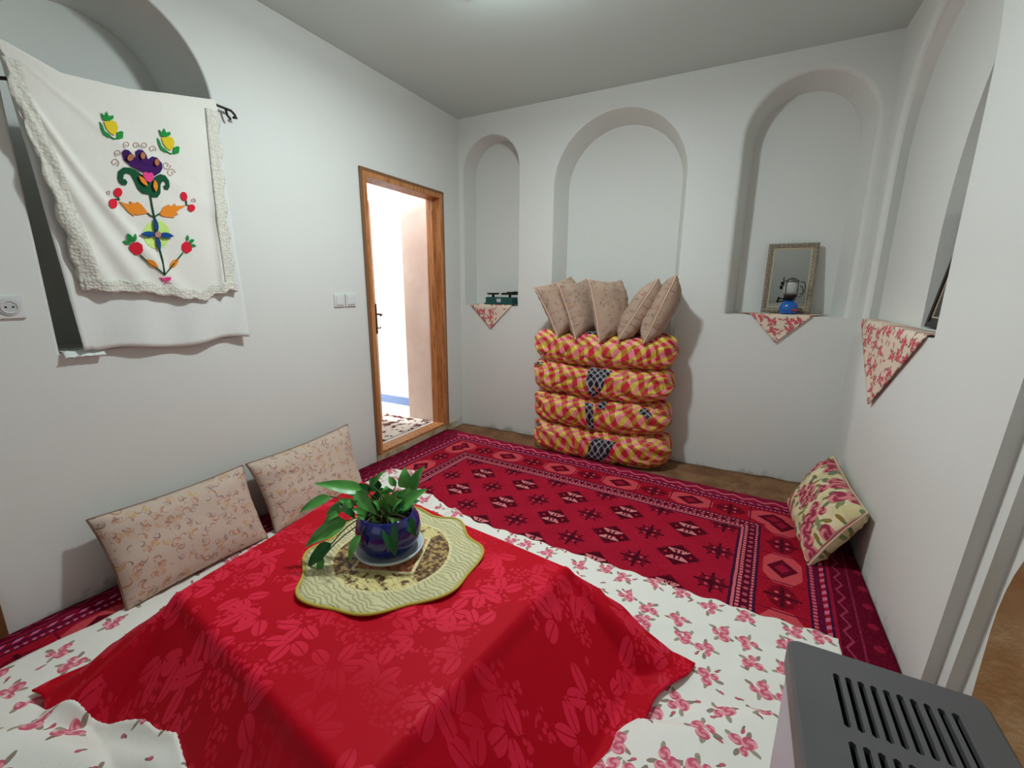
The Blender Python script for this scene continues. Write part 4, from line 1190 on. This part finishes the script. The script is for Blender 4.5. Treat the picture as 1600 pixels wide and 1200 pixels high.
# ------------------------------------------------------------------ gas lantern
gl = empty('gas_lantern', (.268, 3.395, 1.142), 'small blue camping gas lantern standing before the mirror', 'lantern')
lathe('gas_canister', [(0, 0), (.046, 0), (.052, .008), (.053, .045), (.047, .066), (.030, .080), (.024, .084), (0, .084)], BLUEPAINT, gl, 36)
bm = bmesh.new(); box(bm, (.012, -.0535, .022), (.044, -.040, .032), .002); tag(bm_obj('red_stripe', bm, flat('red_label', (190, 40, 40), .5), gl), 'small red label')
lathe('burner', [(0, .084), (.022, .084), (.024, .10), (.036, .108), (.040, .118), (.034, .124), (0, .124)], DMETAL, gl, 28)
v, f = tube_data([(-.02, 0, .096), (-.05, 0, .098), (-.058, 0, .098)], .004, 8); vst = mesh_obj('valve_stem', v, f, DMETAL, gl, True)
k_ = lathe('valve_knob', [(0, 0), (.010, 0), (.010, .012), (0, .012)], DARKHOLE, vst, 12, loc=(-.058, 0, .098)); k_.rotation_euler = (0, -PI/2, 0)
lathe('glass_globe', [(.033, .124), (.041, .145), (.043, .17), (.040, .195), (.034, .208), (.032, .207), (.038, .194), (.041, .17), (.039, .146), (.031, .125)], GLASS, gl, 32)
lathe('cap', [(0, .232), (.018, .228), (.036, .216), (.044, .208), (.040, .206), (.0, .212)], METAL, gl, 30)
for k in range(4):
    a = PI/4+k*PI/2; x, y = .046*math.cos(a), .046*math.sin(a)
    v, f = tube_data([(x*.8, y*.8, .12), (x, y, .128), (x, y, .205), (x*.9, y*.9, .212)], .0022, 6); mesh_obj('guard_wire', v, f, DMETAL, gl, True)
v, f = tube_data([(.046, 0, .205), (.068, 0, .20), (.076, 0, .17), (.072, 0, .14), (.05, 0, .125)], .0025, 6); mesh_obj('handle', v, f, DMETAL, gl, True)
v, f = tube_data([(-.046, 0, .205), (-.05, 0, .225), (-.045, 0, .235)], .003, 6); mesh_obj('handle_hook', v, f, DMETAL, gl, True)
box_obj('igniter', (-.062, -.008, .185), (-.044, .008, .205), DARKHOLE, gl, .002)

# ------------------------------------------------------------------ dark picture in the right niche
pf_ = empty('picture_frame', (.702, 2.335, 1.148), 'black framed picture leaning in the right wall niche, mostly hidden by wall', 'picture')
pf_.rotation_euler = (0, math.radians(8), 0)
for a, b in (((0, -.20, 0), (.016, .155, .022)), ((0, -.20, .44), (.016, .155, .462)), ((0, .133, .022), (.016, .155, .44)), ((0, -.20, .022), (.016, -.178, .44))):
    box_obj('frame_bar', a, b, flat('black_brown_frame', (40, 32, 28), .5) if 'black_brown_frame' not in bpy.data.materials else bpy.data.materials['black_brown_frame'], pf_, .002)
box_obj('picture_sheet', (.006, -.178, .022), (.012, .133, .44), flat('dark_picture', (52, 52, 54), .35), pf_)
bm = bmesh.new(); box(bm, (.002, .112, .04), (.006, .117, .42)); box(bm, (.002, -.16, .04), (.006, .117, .045)); box(bm, (.002, -.16, .415), (.006, .117, .42))
bm_obj('inner_line', bm, flat('pale_line', (190, 176, 150), .5), pf_)

# ------------------------------------------------------------------ gas heater
ht = empty('gas_heater', (.325, .74, 0), 'room heater with charcoal slotted top beside the right wall', 'heater')
ht.location = (.32, .74, .04)
X0, X1, Y0, Y1, ZT = -.150, .155, -.33, .255, .515
def rr(x0, x1, y0, y1, r, n=5):
    p = []
    for cx, cy, a0 in ((x1-r, y1-r, 0), (x0+r, y1-r, PI/2), (x0+r, y0+r, PI), (x1-r, y0+r, 1.5*PI)):
        for i in range(n+1): a = a0+PI/2*i/n; p.append((cx+r*math.cos(a), cy+r*math.sin(a)))
    return p
class HW(Wall): pass
HT = Wall(lambda a, b, d: (a, b, ZT-d))
slots = []
def slot(x, y0, y1, r=.0052):
    return [(x-r+(.0), y0), (x-r, y1-.004), (x, y1), (x+r, y1-.004), (x+r, y0), (x, y0-.004)]
for i in range(10):
    x = -.078+i*.0195
    slots.append(slot(x, .075, .195)); slots.append(slot(x, -.10, .045)); slots.append(slot(x, -.26, -.13))
outer = rr(X0, X1, Y0, Y1, .018)
HT.poly(outer, slots, 0)
for s_ in slots: HT.reveal(s_, 0, s_, .012)
o1 = outer; o2 = rr(X0-.006, X1+.006, Y0-.006, Y1+.006, .022)
HT.reveal(o1, 0, o2, .006); HT.reveal(o2, .006, o2, .055)
bm = bmesh.new(); vv = [bm.verts.new(p) for p in HT.v]
for f in HT.f: bm.faces.new([vv[i] for i in f])
bmesh.ops.remove_doubles(bm, verts=bm.verts, dist=1e-5); bm_obj('heater_top', bm, HEATTOP, ht)
box_obj('slot_shade_sheet', (X0+.02, Y0+.02, ZT-.045), (X1-.02, Y1-.02, ZT-.04), DARKHOLE, ht)  # near-black sheet, its colour stands in for the shade below the slots
box_obj('side_panel', (X0+.001, Y0+.01, .03), (X0+.012, Y1-.01, ZT-.055), HEATSIDE, ht, .003)
box_obj('side_panel', (X1-.012, Y0+.01, .03), (X1-.001, Y1-.01, ZT-.055), HEATSIDE, ht, .003)
box_obj('back_panel', (X0+.012, Y1-.014, .03), (X1-.012, Y1-.002, ZT-.055), HEATSIDE, ht, .003)
bm = bmesh.new(); box(bm, (X0+.012, Y0+.002, .03), (X1-.012, Y0+.014, ZT-.055), .003)
for i in range(8): box(bm, (X0+.03, Y0-.004, .10+i*.04), (X1-.03, Y0+.004, .112+i*.04), .002)
bm_obj('front_grille', bm, HEATTOP, ht)
box_obj('heater_base', (X0-.004, Y0-.004, .0), (X1+.004, Y1+.004, .03), HEATTOP, ht, .004)
# lower guard rail on the wall side
box_obj('side_rail', (X1+.002, Y0+.04, ZT-.09), (X1+.030, Y1-.09, ZT-.07), HEATTOP, ht, .006)

# ------------------------------------------------------------------ ceiling rose and lamp, hook
cl = empty('ceiling_lamp', (-1.16, 1.73, ZC), 'ceiling lamp on a pale relief plaster rose, only its rim showing', 'lamp')
vs_, fs = [], []
A_, K_ = 96, 16
def medal(k, a):
    r = .39*k*(1+.03*math.sin(a*16)*smooth((k-.8)/.2))
    z = -.004-.030*(1-k**3)-.010*abs(math.sin(a*12))*math.exp(-((k-.78)/.12)**2)-.012*math.exp(-((k-.5)/.05)**2)-.008*abs(math.sin(a*8+1))*math.exp(-((k-.93)/.04)**2)
    return (r*math.cos(a), r*math.sin(a), z if k < .999 else 0)
for j in range(K_+1):
    for i in range(A_): vs_.append(medal(j/K_+.0001, 2*PI*i/A_))
for j in range(K_):
    for i in range(A_):
        a, b = j*A_+i, j*A_+(i+1) % A_; fs.append((a, b, b+A_, a+A_))
mesh_obj('plaster_rose', vs_, fs, PLASTER, cl, True)
lathe('lamp_body', [(0, -.104), (.095, -.104), (.105, -.098), (.11, -.05), (.10, -.03), (0, -.03)], WHITEPL, cl, 20)
hk = tube('ceiling_hook', [(.50, 2.83, ZC), (.50, 2.83, ZC-.02), (.505, 2.79, ZC-.03), (.51, 2.70, ZC-.012), (.512, 2.66, ZC-.004)], .0045, DMETAL)
tag(hk, 'short dark wire hook on the ceiling near the right corner', 'hook')
